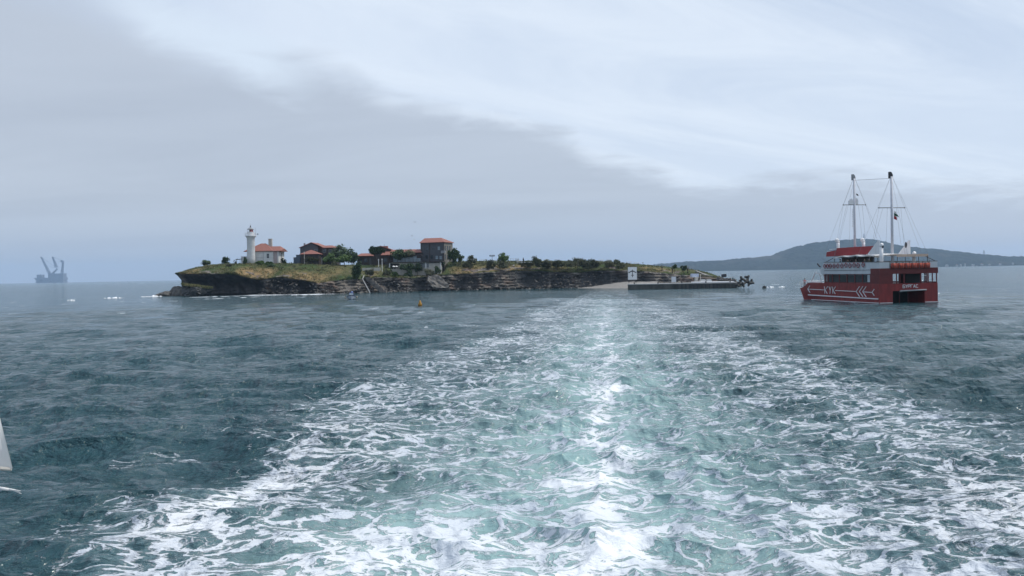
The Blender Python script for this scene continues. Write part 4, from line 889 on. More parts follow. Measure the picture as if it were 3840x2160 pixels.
for i, (px, lab) in enumerate(bl):
    Y = 335.5 if px < 2300 else 329; g_ = on(px, Y)
    if i == 0:
        bt = empty("bench", (0, 0, 0)); MB().box(-1.0, 1.0, -.22, .22, .52, .62).build("seat", WHITE, bt); MB().box(-1.0, 1.0, .2, .27, .9, 1.08).build("backrest", WHITE, bt)
        for x in (-.9, .9): MB().box(x-.06, x+.06, -.2, .28, -.4, .52).box(x-.05, x+.05, .21, .26, .52, 1.08).build("leg", WHITE, bt)
        B = bt
    else: B = copy_tree(bt)
    B.location = (g_.x, Y, g_.z); B.scale = (1.0, 1, 1.2 if px == 1948 else .72); tag(B, lab, 'bench', 'benches on the plateau')
a = on(1865, 337); b = on(1945, 337); FN = empty("fence", a, 0, 'thin wire fence on posts along the back of the plateau', 'fence'); mb = MB(); w_ = MB()
for i in range(9): x = (b.x - a.x) * i / 8; mb.bar((x, 0, -.5), (x, 0, 1.25), .05)
mb.build("post", GREYM, FN)
for z in (.5, 1.15): w_.bar((0, 0, z), (b.x - a.x, 0, z), .025)
w_.build("wire", GREYM, FN)
g_ = on(1963, 335.2); SC = empty("statue", (g_.x, 335.2, g_.z), 0, 'slim dark statue on a plinth on the skyline', 'statue')
MB().box(-.3, .3, -.3, .3, -.3, .7).build("plinth", GREYM, SC); MB().lathe(0, 0, [(.22, .68), (.26, 1.1), (.16, 1.35), (.3, 1.75), (.3, 2.0), (.08, 2.15), (.15, 2.3), (.14, 2.5), (.03, 2.58)], 10).build("figure", DARK, SC, True)

# ------------------------------------------------------------------ people
def skin_obj(name, verts, edges, radii, m, parent):
    me = bpy.data.meshes.new(name); me.from_pydata(verts, edges, []); me.materials.append(m)
    o = bpy.data.objects.new(name, me); COL.objects.link(o); o.parent = parent
    sk = o.modifiers.new("skin", 'SKIN'); sk.use_smooth_shade = True
    for i, r_ in enumerate(radii): me.skin_vertices[0].data[i].radius = (r_, r_) if not isinstance(r_, tuple) else r_
    me.skin_vertices[0].data[0].use_root = True
    sb = o.modifiers.new("subdivision", 'SUBSURF'); sb.levels = sb.render_levels = 1; return o
_clo = {}
def cloth(rgb):
    if rgb not in _clo: _clo[rgb] = M("cloth", rgb, .85, .12, 6.0)
    return _clo[rgb]
def person(loc, rz, lab, shirt, trousers, hair=(.03, .02, .015), sit=False, group=None, arm=0.0):
    P_ = empty("person", loc, rz, lab, 'person', group)
    dz = -.48 if sit else 0
    def leg(s): return ([(s*.10, -.02, .88+dz), (s*.12, -.44, .86+dz), (s*.12, -.42, .46+dz), (s*.12, -.56, .42+dz)] if sit else [(s*.10, 0, .88), (s*.11, -.03, .48), (s*.115, .02, .08), (s*.12, -.15, .035)])
    def armp(s): return [(s*.19, 0, 1.42+dz), (s*.25, .03, 1.13+dz), (s*.24, -.10 - arm, .92+dz + arm), (s*.23, -.15 - arm*1.3, .83+dz + arm*1.2)]
    core = [(0, 0, .95+dz), (0, .01, 1.17+dz), (0, .01, 1.37+dz), (0, 0, 1.50+dz), (0, -.02, 1.60+dz), (0, -.015, 1.70+dz)]
    v = core + leg(-1) + leg(1) + armp(-1) + armp(1)
    e = [(i, i+1) for i in range(5)]
    for b_, root in ((6, 0), (10, 0), (14, 2), (18, 2)): e += [(root, b_), (b_, b_+1), (b_+1, b_+2), (b_+2, b_+3)]
    r_ = [(.14, .10), (.13, .09), (.15, .10), .055, (.075, .09), .06] + [.085, .058, .04, .035]*2 + [.052, .042, .03, .034]*2
    skin_obj("body", v, e, r_, SKIN, P_)
    vs = core[:3] + armp(-1)[:2] + armp(1)[:2]
    skin_obj("shirt", vs, [(0,1),(1,2),(2,3),(3,4),(2,5),(5,6)], [(.165,.125),(.155,.115),(.175,.125),.08,.066,.08,.066], cloth(shirt), P_)
    vs = [core[0]] + leg(-1)[:3] + leg(1)[:3]
    skin_obj("trousers", vs, [(0,1),(1,2),(2,3),(0,4),(4,5),(5,6)], [(.16,.12),.105,.078,.06,.105,.078,.06], cloth(trousers), P_)
    MB().lathe(0, .015, [(.09, 1.60+dz), (.105, 1.67+dz), (.085, 1.76+dz), (.03, 1.80+dz)], 10).build("hair", cloth(hair), P_, True)
    return P_
g_ = on(1926, 326.5, 1000); person((g_.x, 326.5, at(1926, 1003, 326.5).z), R(20), 'person in a white top sitting on the slope of the island', (.7,.7,.72), (.05,.05,.07), sit=True)
g_ = on(1909, 331); person((g_.x, 331, g_.z), R(100), 'person in dark clothes standing beside the pointed green tree', (.03,.03,.035), (.03,.03,.035))
q = quay_at(2554, 4); person(q, R(30), 'person in black standing on the quay beside the pale panel', (.02,.02,.022), (.02,.02,.025))
q = at(2748, 1060, 281); person((q.x, 281, max(QZ - .1, 0)), R(-30), 'person in a teal jacket at the end of the quay', (.03,.16,.18), (.03,.03,.04))

# ------------------------------------------------------------------ red two-masted tour catamaran
TH_ = R(9.4); uu = Vector((-math.sin(TH_), math.cos(TH_), 0)); vv = Vector((math.cos(TH_), math.sin(TH_), 0))
SO = Vector((64.22, 138.06, 0)) + vv * 0.08
SH = empty("tour_boat", SO, TH_, 'red two masted tour catamaran with white upper sides', 'boat')
def ship_pt(p, s, z): return SO + vv * p + uu * s + Vector((0, 0, z))
LS_ = np.array([0, 6, 12, 17, 20, 22.8, 24.4, 25.3])
OUT = np.array([5.2, 5.25, 5.25, 5.25, 5.25, 5.2, 5.15, 5.1])
def pout(s, z=2.0): return float(np.interp(s, LS_, OUT)) - 0.06 * max(0, 1.5 - z)
def hull_section(sgn):
    mb = MB(); sts = [0, .25, 3, 6, 9, 12, 15, 17, 19, 20.5, 22, 22.8, 23.8, 24.8, 25.9]; ring = []
    for s in sts:
        wi = 2.35 * float(np.interp(s, [0, 17, 22, 24, 25.2], [1, 1, .7, .38, .1])); po = pout(s); zt = float(np.interp(s, [0, 22.8, 24.2, 25.9], [3.25, 3.25, 2.5, 2.15]))
        rake = float(np.interp(s, [20, 25.2], [0, 1.3])); cut = float(np.interp(s, [17, 25.2], [0, .5]))
        x0, x1 = po, po - wi; c = (x0 + x1) / 2
        ring.append([(sgn*(c + (x0-c)*.85), s - rake*1.05, -.9), (sgn*(c + (x0-c)*(1-cut)), s - rake, .1), (sgn*x0, s - rake*.3, 1.6), (sgn*x0, s, zt), (sgn*x1, s, zt), (sgn*x1, s - rake*.3, 1.6), (sgn*(c + (x1-c)*(1-cut)), s - rake, .1), (sgn*(c + (x1-c)*.85), s - rake*1.05, -.9)])
    n = 8; vs = [p for r_ in ring for p in r_]; fs = [tuple(range(n)), tuple((len(ring)-1)*n + i for i in range(n))]
    for j in range(len(ring) - 1): fs += [(j*n+i, j*n+(i+1) % n, (j+1)*n+(i+1) % n, (j+1)*n+i) for i in range(n)]
    return mb.add(vs, fs)
hl = hull_section(-1); h2 = hull_section(1); hl.add(h2.v, h2.f); hl.box(-2.86, 2.86, 0, 21.5, 2.02, 3.2).box(-4.4, 4.4, 21.5, 22.6, 2.4, 3.18)
hull = hl.build("hull", RED, SH)
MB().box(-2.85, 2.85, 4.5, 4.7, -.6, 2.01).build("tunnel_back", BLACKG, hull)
mb = MB(); mb.box(-.7, -.62, 1.5, 1.58, -.5, 2.0).box(.9, .98, 1.5, 1.58, -.5, 2.0); mb.build("tunnel_strut", REDD, hull)
mb = MB()
for sgn in (-1, 1):
    prev = None
    for s in np.linspace(.1, 22.6, 24):
        rake = float(np.interp(s, [20, 25.2], [0, 1.3])); wi = 2.35 * float(np.interp(s, [0, 17, 22, 24, 25.2], [1, 1, .7, .38, .1])); cut = float(np.interp(s, [17, 25.2], [0, .5])); po = pout(s); c = po - wi/2
        q = (sgn*(c + (po-c)*(1-cut) + .02), s - rake, .13)
        if prev: mb.bar(prev, q, .05, sq=True)
        prev = q
    mb.bar((sgn*2.9, -.02, .13), (sgn*5.1, -.02, .13), .05, sq=True)
mb.build("waterline_stripe", WHITE, hull)
def side_path(pts, r_, mb, off=.03):                            # a raised white line along the port side; pts are (s, z)
    for (s0, z0), (s1, z1) in zip(pts[:-1], pts[1:]):
        n = max(1, int(abs(s1 - s0) / 2)); pr = None
        for i in range(n + 1):
            k = i / n; s = s0 + (s1-s0)*k; z = z0 + (z1-z0)*k
            zt_ = 1.6; rk = float(np.interp(s, [20, 25.2], [0, 1.3])); q = (-(pout(s) + off), s, z)
            if pr: mb.bar(pr, q, r_, sq=True)
            pr = q
mb = MB(); side_path([(.3, .80), (22.6, .98)], .085, mb, .0); mb.build("side_stripe", WHITE, hull)
mb = MB(); w_ = .05
side_path([(22.7, 2.06), (16.95, 2.0)], w_, mb); side_path([(21.9, 2.68), (22.75, 2.06)], w_, mb); side_path([(21.9, 1.44), (22.75, 2.06)], w_, mb)
side_path([(13.0, 1.96), (6.4, 1.9)], w_, mb); side_path([(4.4, 1.87), (1.9, 1.83)], w_, mb); side_path([(1.35, 2.35), (1.95, 1.83)], w_, mb); side_path([(1.35, 1.31), (1.95, 1.83)], w_, mb)
for s_ in (6.5, 5.55, 4.6): side_path([(s_ - 1.0, 2.75), (s_, 1.9)], w_*1.05, mb); side_path([(s_ - 1.0, 1.05), (s_, 1.9)], w_*1.05, mb)
mb.build("side_arrow", WHITE, hull)
mb = MB(); side_path([(16.7, 2.62), (16.55, 1.36)], .05, mb); side_path([(15.55, 2.62), (16.45, 1.98)], .05, mb); side_path([(15.75, 1.36), (16.45, 1.98)], .05, mb)
side_path([(15.15, 2.62), (14.72, 1.95)], .05, mb); side_path([(14.35, 2.62), (14.72, 1.98), (14.85, 1.36)], .05, mb)
side_path([(13.95, 2.62), (13.85, 1.36)], .05, mb); side_path([(12.95, 2.62), (13.75, 1.98)], .05, mb); side_path([(13.1, 1.36), (13.75, 1.98)], .05, mb)
mb.build("side_lettering", WHITE, hull)
# stern lettering, drawn stroke by stroke
G = {'Б': [[(.9,1),(0,1),(0,0),(.7,0),(.9,.15),(.9,.4),(.7,.55),(0,.55)]], 'У': [[(0,1),(.45,.45)],[(.9,1),(.3,0)]], 'Р': [[(0,0),(0,1),(.7,1),(.9,.85),(.9,.6),(.7,.45),(0,.45)]], 'Г': [[(0,0),(0,1),(.85,1)]],
     'А': [[(0,0),(.45,1),(.9,0)],[(.2,.35),(.7,.35)]], 'С': [[(.9,.85),(.7,1),(.2,1),(0,.8),(0,.2),(.2,0),(.7,0),(.9,.15)]]}
mb = MB(); x = -1.05
for ch in 'БУРГАС':
    for stk in G[ch]:
        for (a0_, b0_), (a1_, b1_) in zip(stk[:-1], stk[1:]): mb.bar((x + a0_*.36, -.03, 2.50 + b0_*.5), (x + a1_*.36, -.03, 2.50 + b1_*.5), .036, sq=True)
    x += .47
mb.build("stern_lettering", WHITE, hull)
MB().bar((-1.3, -.2, 2.02), (3.0, -.2, 2.12), .13, n=8).bar((-1.3, -.2, 2.02), (-1.7, -.2, 1.95), .16, n=8).build("stern_rail", GREYM, hull)
# cabin: port wall glazed, starboard side and after deck open
cb = MB(); cb.box(-4.95, -4.85, 2.7, 17.2, 3.2, 3.42).box(-4.95, -4.85, 2.7, 17.2, 4.72, 4.85).box(4.85, 4.95, 0, 17.2, 3.2, 3.42)
for s in (2.7, 5.0, 7.3, 9.7, 12.1, 14.4, 15.8, 17.0): cb.box(-5.0, -4.84, s, s + .22, 3.2, 4.85).box(4.84, 5.0, s, s + .22, 3.2, 4.85)
cb.box(-5.1, -4.9, .02, 2.7, 3.2, 4.85).box(-5.12, -2.8, .0, .12, 3.2, 4.8).box(1.15, 4.0, 2.6, 4.2, 3.2, 4.85).box(-.9, -.7, .0, .12, 3.2, 4.8).box(2.1, 2.3, .0, .12, 3.2, 4.8)
for p in (3.3, 3.55, 4.3, 5.05): cb.box(p - .07, p + .07, .02, .14, 3.2, 4.8)
for p in (-2.1, -1.5): cb.box(p - .06, p + .06, .02, .14, 3.2, 4.8)
cb.box(-4.84, 4.84, 17.0, 17.2, 3.2, 3.5); cabin = cb.build("cabin", REDD, SH)
for i, (a_, b_) in enumerate(((2.95, 4.98), (5.24, 7.28), (7.54, 9.68), (9.94, 12.08), (12.34, 14.38), (14.64, 15.78))): MB().box(-4.93, -4.88, a_, b_, 3.44, 4.70).build("window", GLASSL if i == 9 else GLASS, cabin)
MB().box(-4.96, -4.94, 2.95, 3.7, 3.5, 4.7).build("daylight_stand_in", glassmat("daylight_pane", (.4, .47, .5)), cabin)  # pale colour stands in for daylight seen through the cabin here
MB().box(-4.9, 4.9, 5.6, 5.7, 3.22, 4.84).build("bulkhead", BLACKG, cabin) if False else None
MB().box(1.2, 3.95, 2.5, 2.59, 3.22, 4.7).build("door", BLACKG, cabin)
mb = MB(); mb.bar((2.4, .08, 4.45), (3.3, .08, 4.45), .04).bar((3.3, .08, 3.5), (5.0, .08, 3.5), .06); mb.build("after_rail", WHITE, cabin)
# upper deck
SIDEW = M("pale_grey_paint", (.50, .545, .57), .5, .08, 1.0, stretch=(1, 1, .3))
MB().box(-5.1, 5.1, .02, 17.6, 4.86, 5.0).build("upper_deck", WALLW, SH)
MB().box(-5.22, 5.22, -.1, .02, 4.8, 5.72).box(-5.22, -5.14, .02, 2.4, 4.8, 5.72).box(5.14, 5.22, .02, 2.4, 4.8, 5.72).build("stern_fascia", REDD, SH)
ub = MB(); zt = [6.95, 6.95]
for sg in (-1, 1):
    x = sg * 5.17; ub.prism([(x, 2.4, 4.85), (x, 18.1, 4.85), (x, 18.2, 5.64), (x, 17.0, 6.95), (x, 2.4, 6.75)], (.06*sg*-1, 0, 0)); ub.prism([(x, .0, 5.72), (x, 2.4, 5.72), (x, 2.4, 6.75), (x, .0, 6.72)], (.06*sg*-1, 0, 0))
ub.box(-5.1, 5.1, 18.0, 18.08, 4.85, 5.7).box(-5.16, -3.35, -.02, .05, 5.72, 6.7).box(3.75, 5.16, -.02, .05, 5.72, 6.7).box(-3.35, 3.75, .10, .14, 5.72, 6.6)
upp = ub.build("upper_side", SIDEW, SH)
mb = MB(); mb.bar((-5.2, 0, 6.76), (-5.2, 17, 7.0), .05).bar((5.2, 0, 6.76), (5.2, 17, 7.0), .05).bar((-5.2, 0, 6.76), (5.2, 0, 6.76), .05).bar((-5.23, 2.4, 5.5), (-5.23, 16.8, 5.5), .03)
for p in np.linspace(-3.3, 3.7, 7): mb.bar((p, -.02, 5.7), (p, -.02, 6.75), .045)
mb.build("hand_rail", DARK, SH)
# awnings, wheelhouse, cowls, fins
mb = MB(); ns = 20; top = []; 
for i in range(ns + 1):
    s = 3.2 + 12.0 * i / ns
    for p in (-4.3, 0, 4.3): top.append((p, s, 7.85 + .10 * math.sin(i * .9) * (abs(p) > 1) + (.25 if p == 0 else 0) + .15 * math.sin(math.pi * i / ns)))
vs = top + [(a_, b_, c_ - .14) for a_, b_, c_ in top]; n = len(top); fs = []
for i in range(ns):
    for j in range(2): a_ = i*3 + j; fs += [(a_, a_+1, a_+4, a_+3), (n+a_, n+a_+3, n+a_+4, n+a_+1)]
    fs += [(i*3, i*3+3, n+i*3+3, n+i*3), (i*3+2, n+i*3+2, n+i*3+5, i*3+5)]
fs += [(0, n, n+1, 1), (1, n+1, n+2, 2), (ns*3, ns*3+1, n+ns*3+1, n+ns*3), (ns*3+1, ns*3+2, n+ns*3+2, n+ns*3+1)]
mb.add(vs, fs).build("awning", CANVAS, SH)
MB().box(-1.2, 4.4, 1.2, 3.1, 7.86, 7.98).box(-1.2, 4.4, 1.2, 1.28, 7.55, 7.86).build("after_awning", M("backlit_canvas", (.55, .42, .33), .8, .08), SH)  # orange tint of the backlit underside put into the canvas colour
mb = MB()
for s, p in ((15, -4.2), (15, 4.2), (11, -4.2), (7, 4.2), (3.4, -4.2), (2.9, -4.2), (3.4, 4.2), (1.3, 4.3), (1.3, -1.1), (11, 4.2)): MB().bar((p, s, 5.0), (p, s, 7.85), .05).build('awning_post', DARK, SH)
for a_, b_ in (((-4.2, 15, 7.8), (-4.9, 17.2, 6.9)), ((-4.2, 3.4, 7.8), (-4.6, 5.2, 6.8)), ((4.3, 1.3, 7.8), (4.0, .3, 6.8)), ((4.3, 2.4, 7.8), (4.9, .2, 6.8))): MB().bar(a_, b_, .05).build('awning_brace', DARK, SH)
mb = MB(); mb.prism([(-3, 14.6, 8.12), (-3, 20, 8.05), (-3, 19.8, 8.85), (-3, 16.4, 9.15), (-3, 16.3, 9.5), (-3, 14.6, 9.5)], (6, 0, 0)).prism([(-3, 5.6, 8.15), (-3, 14.598, 8.12), (-3, 14.598, 9.5), (-3, 5.0, 9.5)], (.5, 0, 0)); wh = mb.build("wheelhouse", REDB, SH)
MB().box(-2.6, 2.6, 16.6, 19.6, 9.3, 9.42).box(-2.9, -1.2, 18.6, 19.7, 8.93, 9.05).build("visor", WHITE, wh)
MB().box(-1.5, 1.5, 12.0, 17.3, 5.0, 7.8).build("deckhouse", WOOD, SH)
def cowl(p, s, z0, z1, r_, part):
    mb = MB(); mb.tube([(p, s, z0), (p, s, z1 - .55), (p, s + .05, z1 - .25), (p, s + .3, z1 - .02), (p, s + .62, z1 - .12)], [r_, r_, r_*1.05, r_*1.15, r_*1.1], 10); return mb.build(part, WHITE, SH, True)
cowl(-2, 17.6, 9.3, 11.05, .27, "cowl"); cowl(2, 15.9, 9.3, 11.0, .27, "cowl")
def aft_vent(p, s, zb, zt_):
    mb = MB(); mb.tube([(p, s, zb), (p, s, zt_ - .5), (p, s - .1, zt_ - .15), (p, s - .25, zt_ - .05)], [.29, .29, .30, .26], 10); v_ = mb.build("vent_pipe", WHITE, SH, True)
    MB().lathe(0, 0, [(.16, -.03), (.16, .03)], 12).build("vent_mouth", DARK, v_); d = v_.children[0]; d.location = (p + .06, s - .31, zt_ - .45); d.rotation_euler = (R(90), 0, 0); d.scale = (1, 1.6, 1)
aft_vent(-4, 1.2, 5.7, 9.7); aft_vent(3.2, 3.2, 5.7, 8.3)
for p, s0, s1, ov in ((-3.9, 5.4, 1.9, 0), (3.6, 8.2, 4.9, 1)):
    fn = MB().prism([(p, s0, 8.05), (p, s1, 8.0), (p, s1, 10.35), (p, s1 + .35, 10.35)], (.14, 0, 0)).build("fin", WHITE, SH)
    if ov: MB().prism([(p - .03, s1 + 1.0 + .33*math.cos(i*math.pi/6), 9.6 + .5*math.sin(i*math.pi/6)) for i in range(12)], (.028, 0, 0)).build("porthole", DARK, fn)
# masts, yards, rigging
def mast(s, z0, z1, zy, hw_, capm, boxes):
    ms = MB().bar((0, s, z0), (0, s, z1 - .7), .23, .19, 12).build("mast", M("mast_paint", (.50, .52, .57), .45, .06), SH, True)
    MB().prism([(-.27, s, z1 - .95), (.27, s, z1 - .95), (.27, s, z1 - .45), (.12, s, z1 - .1), (-.05, s, z1 + .08), (-.27, s, z1 + .1)], (0, .5, 0)).build("mast_head", capm, ms)
    MB().bar((-hw_, s, zy), (hw_, s, zy), .07, n=8).bar((-hw_-.03, s, zy-.12), (-hw_-.03, s, zy+.12), .09).bar((hw_+.03, s, zy-.12), (hw_+.03, s, zy+.12), .09).build("yard", GREYM, ms)
    mb = MB(); rg = .013
    for sg in (-1, 1):
        mb.bar((sg*.25, s, z1 - 1), (sg*hw_, s, zy), rg); mb.bar((sg*hw_, s, zy), (sg*5.0, s - 1.2, 6.9), rg); mb.bar((sg*hw_*.7, s, zy), (sg*3.4, s + 1.5, 6.9), rg); mb.bar((sg*hw_*.35, s, zy), (sg*1.6, s - .5, 7.0), rg)
    mb.bar((0, s, z1 - 1), (0, s + (7 if boxes else -4.4), 6.9), rg); mb.bar((.3, s, z1 - 1), (4.9, s - 3, 6.9), rg); mb.bar((-.3, s, z1 - 1), (-4.9, s + 3, 6.9), rg)
    mb.build("rigging", WIRE, ms)
    if boxes:
        MB().prism([(-1.05, s - .1, zy + .08), (-.2, s - .1, zy + .08), (-.2, s - .1, zy + .75), (-.6, s - .1, zy + 1.15), (-1.05, s - .1, zy + .75)], (0, .35, 0)).prism([(.24, s - .1, zy + .08), (.72, s - .1, zy + .08), (.7, s - .1, zy + .8), (.5, s - .1, zy + 1.15), (.24, s - .1, zy + 1.2)], (0, .35, 0)).build("radar_box", WHITE, ms)
        mb = MB()
        for i in range(8): mb.box(-.42, -.24, s - .1, s + .1, zy - 1.0 - i*.42, zy - .8 - i*.42)
        mb.build("ladder_rungs", WHITE, ms)
    return ms
mast(15.4, 5.0, 22.6, 17.2, 2.15, GREYM, True); m2 = mast(4.3, 5.0, 21.7, 15.8, 2.35, DARK, False)
MB().bar((0, 15.4, 21.6), (0, 4.3, 20.7), .03).build("triatic_stay", WIRE, SH)
# bow platform
mb = MB()
for z in (2.8, 3.15, 3.5): mb.tube([(-5.0, 22.9, z), (-5.0, 25.9, z), (-1.5, 26.1, z), (1.5, 26.1, z), (5.0, 25.9, z)], .05, 6)
for p, s in ((-5.0, 23.8), (-5.0, 24.9), (-5.0, 25.9), (-3.3, 26.0), (-1.5, 26.1), (1.5, 26.1), (3.3, 26.0), (5.0, 25.9)): mb.bar((p, s, 2.1), (p, s, 3.5), .055)
mb.build("bow_rail", WHITE, SH)
MB().box(-5.05, 5.05, 23.4, 26.15, 2.16, 2.27).build("bow_platform", WHITE, SH)
mb = MB(); mb.tube([(-4.6, 22.6, 3.3), (-4.6, 21.2, 4.95), (-4.6, 18.2, 4.95)], .08).tube([(-4.6, 19.6, 4.95), (-4.6, 18.9, 3.3)], .10).bar((-4.6, 22.5, 3.42), (-4.6, 19.0, 3.42), .12).box(-4.3, -2.8, 18.2, 18.3, 3.2, 5.1).bar((-4.6, 20.9, 4.9), (-4.6, 20.9, 5.15), .16); mb.build("bow_frame", WHITE, SH)
MB().prism([(-4.1, 18.4, 4.0), (-4.1, 18.4, 5.5), (-4.1, 20.3, 5.5)], (2, 0, 0)).build("stowed_gangway", PALE, SH)
MB().bar((-5.2, 18.3, 6.2), (-5.3, 19.0, 6.75), .14, n=8).build("horn", DARK, SH)
# loose things carried on the boat
ring_s = [16.4, 15.45, 14.55, 13.3, 12.05, 10.75, 9.5, 8.25, 7.0, 5.8, 4.3]; nm = ['nearest the bow', 'second from the bow', 'third from the bow', 'fourth from the bow', 'fifth from the bow', 'sixth from the bow', 'fifth from the stern', 'fourth from the stern', 'third from the stern', 'second from the stern', 'nearest the stern']
r0 = None
for i, s in enumerate(ring_s):
    if i == 0:
        r0 = empty("life_ring", (0, 0, 0)); MB().torus((0, 0, 0), .30, .075, (1, 0, 0), 18, 6).build("ring", M("ring_red", (.22, .02, .035), .6, .1), r0, True); mb = MB()
        for k in range(4): a_ = R(45 + 90*k); mb.torus((0, .30*math.cos(a_), .30*math.sin(a_)), .07, .025, (0, -math.sin(a_), math.cos(a_)), 8, 5)
        mb.build("band", WHITE, r0); rg_ = r0
    else: rg_ = copy_tree(r0)
    rg_.location = ship_pt(-5.33, s, 6.28 + (.10 if i in (6, 8, 10) else 0)); rg_.rotation_euler = (0, 0, TH_); rg_.scale = (1, 1.15, 1.15)
    tag(rg_, 'red life ring on the red boat\'s white side, ' + nm[i], 'life ring', 'life rings along the side of the red boat')
o0 = None; on_ = ['leftmost', 'second from left', 'third from left', 'third from right', 'second from right', 'rightmost']
for i in range(6):
    p = -3.3 + 7/6 * (i + .5)
    if i == 0:
        mb = MB(); mb.box(-.53, .53, -.34, -.06, 0, .86); bm = bmesh.new(); me = bpy.data.meshes.new("t"); me.from_pydata(mb.v, [], mb.f); bm.from_mesh(me); bmesh.ops.bevel(bm, geom=bm.edges[:], offset=.05, segments=2, affect='EDGES')
        mb = MB(); mb.add([v.co for v in bm.verts], [tuple(v.index for v in f.verts) for f in bm.faces]); bm.free(); o0 = empty("life_raft_pack", (0, 0, 0)); mb.build("pack", ORANGE, o0, True); MB().box(-.3, -.24, -.37, -.03, -.03, .9).box(.24, .3, -.37, -.03, -.03, .9).build("strap", DARK, o0); q_ = o0
    else: q_ = copy_tree(o0)
    q_.location = ship_pt(p, -.05, 5.66); q_.rotation_euler = (0, 0, TH_); tag(q_, 'orange life raft bundle on the stern rail of the red boat, ' + on_[i], 'life raft', 'orange bundles on the stern rail')
fl = empty("flag", ship_pt(.25, 4.1, 14.2), TH_, 'furled white, green and red flag on the aft mast', 'flag')
def wavy(z0, z1, w0, w1, seed):
    mb = MB(); n = 8; vs = []
    for i in range(n + 1):
        k = i / n; 
        for z in (z0, z1): vs.append((.05 + (w0 + (w1 - w0) * (0 if z == z0 else 1)) * k, .12 * math.sin(k*6 + seed), z - .35 * k))
    m0 = len(vs); vs += [(x, y + .02, z) for x, y, z in vs]
    fs = []
    for i in range(n): a_ = 2*i; fs += [(a_, a_+2, a_+3, a_+1), (m0+a_, m0+a_+1, m0+a_+3, m0+a_+2), (a_, m0+a_, m0+a_+2, a_+2), (a_+1, a_+3, m0+a_+3, m0+a_+1)]
    fs += [(0, 1, m0+1, m0), (2*n, m0+2*n, m0+2*n+1, 2*n+1)]; return mb.add(vs, fs)
wavy(.75, 1.15, .5, .35, 0).build("white_band", CANVAS, fl); wavy(.3, .75, .95, .6, .4).build("green_band", M("flag_green", (.01, .09, .05), .8, .1), fl); wavy(-.25, .3, .55, .5, .8).build("red_band", M("flag_red", (.35, .02, .03), .8, .1), fl)
fl2 = empty("flag", ship_pt(.22, 15.2, 19.0), TH_, 'small dark pennant on the front mast', 'flag'); wavy(0, .3, .45, .35, .2).build("cloth", DARK, fl2)
person(ship_pt(-4.6, 25.0, 2.27), TH_ + R(150), 'person in a red top at the bow of the red boat', (.42, .03, .05), (.02, .02, .03), group=None)
for i, (p, s, c_, lab) in enumerate([(-3.6, 14.2, (.03,.035,.04), 'passenger in black nearest the bow under the awning'), (-3.2, 12.4, (.02,.02,.02), 'passenger in black in the dark group under the awning'), (-3.7, 11.6, (.16,.12,.09), 'passenger in brown under the white awning'), (-3.4, 9.6, (.20,.15,.12), 'passenger in tan left of the front mast foot'), (-3.6, 6.6, (.22,.18,.14), 'passenger in beige right of the front mast'), (-3.4, 5.6, (.10,.09,.05), 'passenger in olive, aftmost under the awning'), (-2.4, 13.0, (.05,.05,.06), 'passenger in charcoal, deeper under the awning')]):
    person(ship_pt(p, s, 5.0 + (.75)), TH_ + R(60 + 50*i), lab, c_, (.03,.03,.035), group='passengers under the awning')

# ------------------------------------------------------------------ small boat, buoy, gulls, own boat's flag
bY = 221; b0 = at(1317.5, 1123.5, bY); MBT = empty("motor_boat", (b0.x, bY, 0), R(10), 'small grey blue motor boat moored bow on below the cliff', 'boat')
sts = [(-2.3, .02, 1.15, -.05), (-2.0, .42, 1.05, -.1), (-1.2, .92, .95, -.2), (0, 1.2, .88, -.25), (2.4, 1.15, .85, -.25), (3.2, 1.05, .85, -.25)]; ring = []
for y, w, zt_, zk in sts: ring.append([(-w, y, zt_), (-w*.82, y + .1, .28), (-w*.15, y + .25, zk), (w*.15, y + .25, zk), (w*.82, y + .1, .28), (w, y, zt_)])
n = 6; mb = MB(); vs = [p for r_ in ring for p in r_]; fs = [tuple(range(n)), tuple((len(ring)-1)*n + i for i in range(n))]
for j in range(len(ring)-1): fs += [(j*n+i, j*n+i+1, (j+1)*n+i+1, (j+1)*n+i) for i in range(n-1)] + [(j*n+5, j*n, (j+1)*n, (j+1)*n+5)]
mb.add(vs, fs).build("hull", M("boat_grey", (.34, .38, .44), .5, .1), MBT, False)
mb = MB()
for sg in (-1, 1): mb.tube([(sg*r_[5][0], r_[5][1], r_[5][2] + .04) for r_ in ring], .09, 6)
mb.build("gunwale", M("boat_navy", (.025, .03, .06), .5, .1), MBT)
cb_ = MB().prism([(-.62, .2, .85), (.62, .2, .85), (.5, .5, 1.75), (-.5, .5, 1.75)], (0, 1.6, 0)).build("cabin", M("boat_blue", (.06, .09, .26), .5, .15), MBT); MB().prism([(-.5, .12, 1.2), (.5, .12, 1.2), (.43, .36, 1.65), (-.43, .36, 1.65)], (0, .02, 0)).build("windscreen", GLASSL, cb_)
MB().lathe(.2, 1.0, [(.2, 1.75), (.3, 1.95), (.1, 2.15)], 8).build("cover", M("boat_cover", (.25, .32, .55), .8, .1), MBT, True)
MB().lathe(-1.5, .4, [(.05, .25), (.14, .3), (.14, .7), (.05, .75)], 8).lathe(1.42, .2, [(.05, .3), (.16, .35), (.16, .85), (.05, .9)], 8).build("fender", M("fender_tan", (.4, .34, .26), .7, .1), MBT, True)
MB().bar((-1.55, .9, .6), (-1.6, .9, 2.0), .03).build("rod", DARK, MBT)
yY = 161; b0 = at(1575.5, 1148, yY); BU = empty("buoy", (b0.x, yY, -.1), 0, 'yellow conical buoy with a thin staff floating in front of the island', 'buoy')
MB().lathe(0, 0, [(.3, -.6), (.42, -.1), (.42, .28)], 14).build("waterline_band", DARK, BU, True); MB().lathe(0, 0, [(.40, .283), (.38, .6), (.22, .95), (.13, 1.3), (.05, 1.36)], 14).build("body", YELLOW, BU, True)
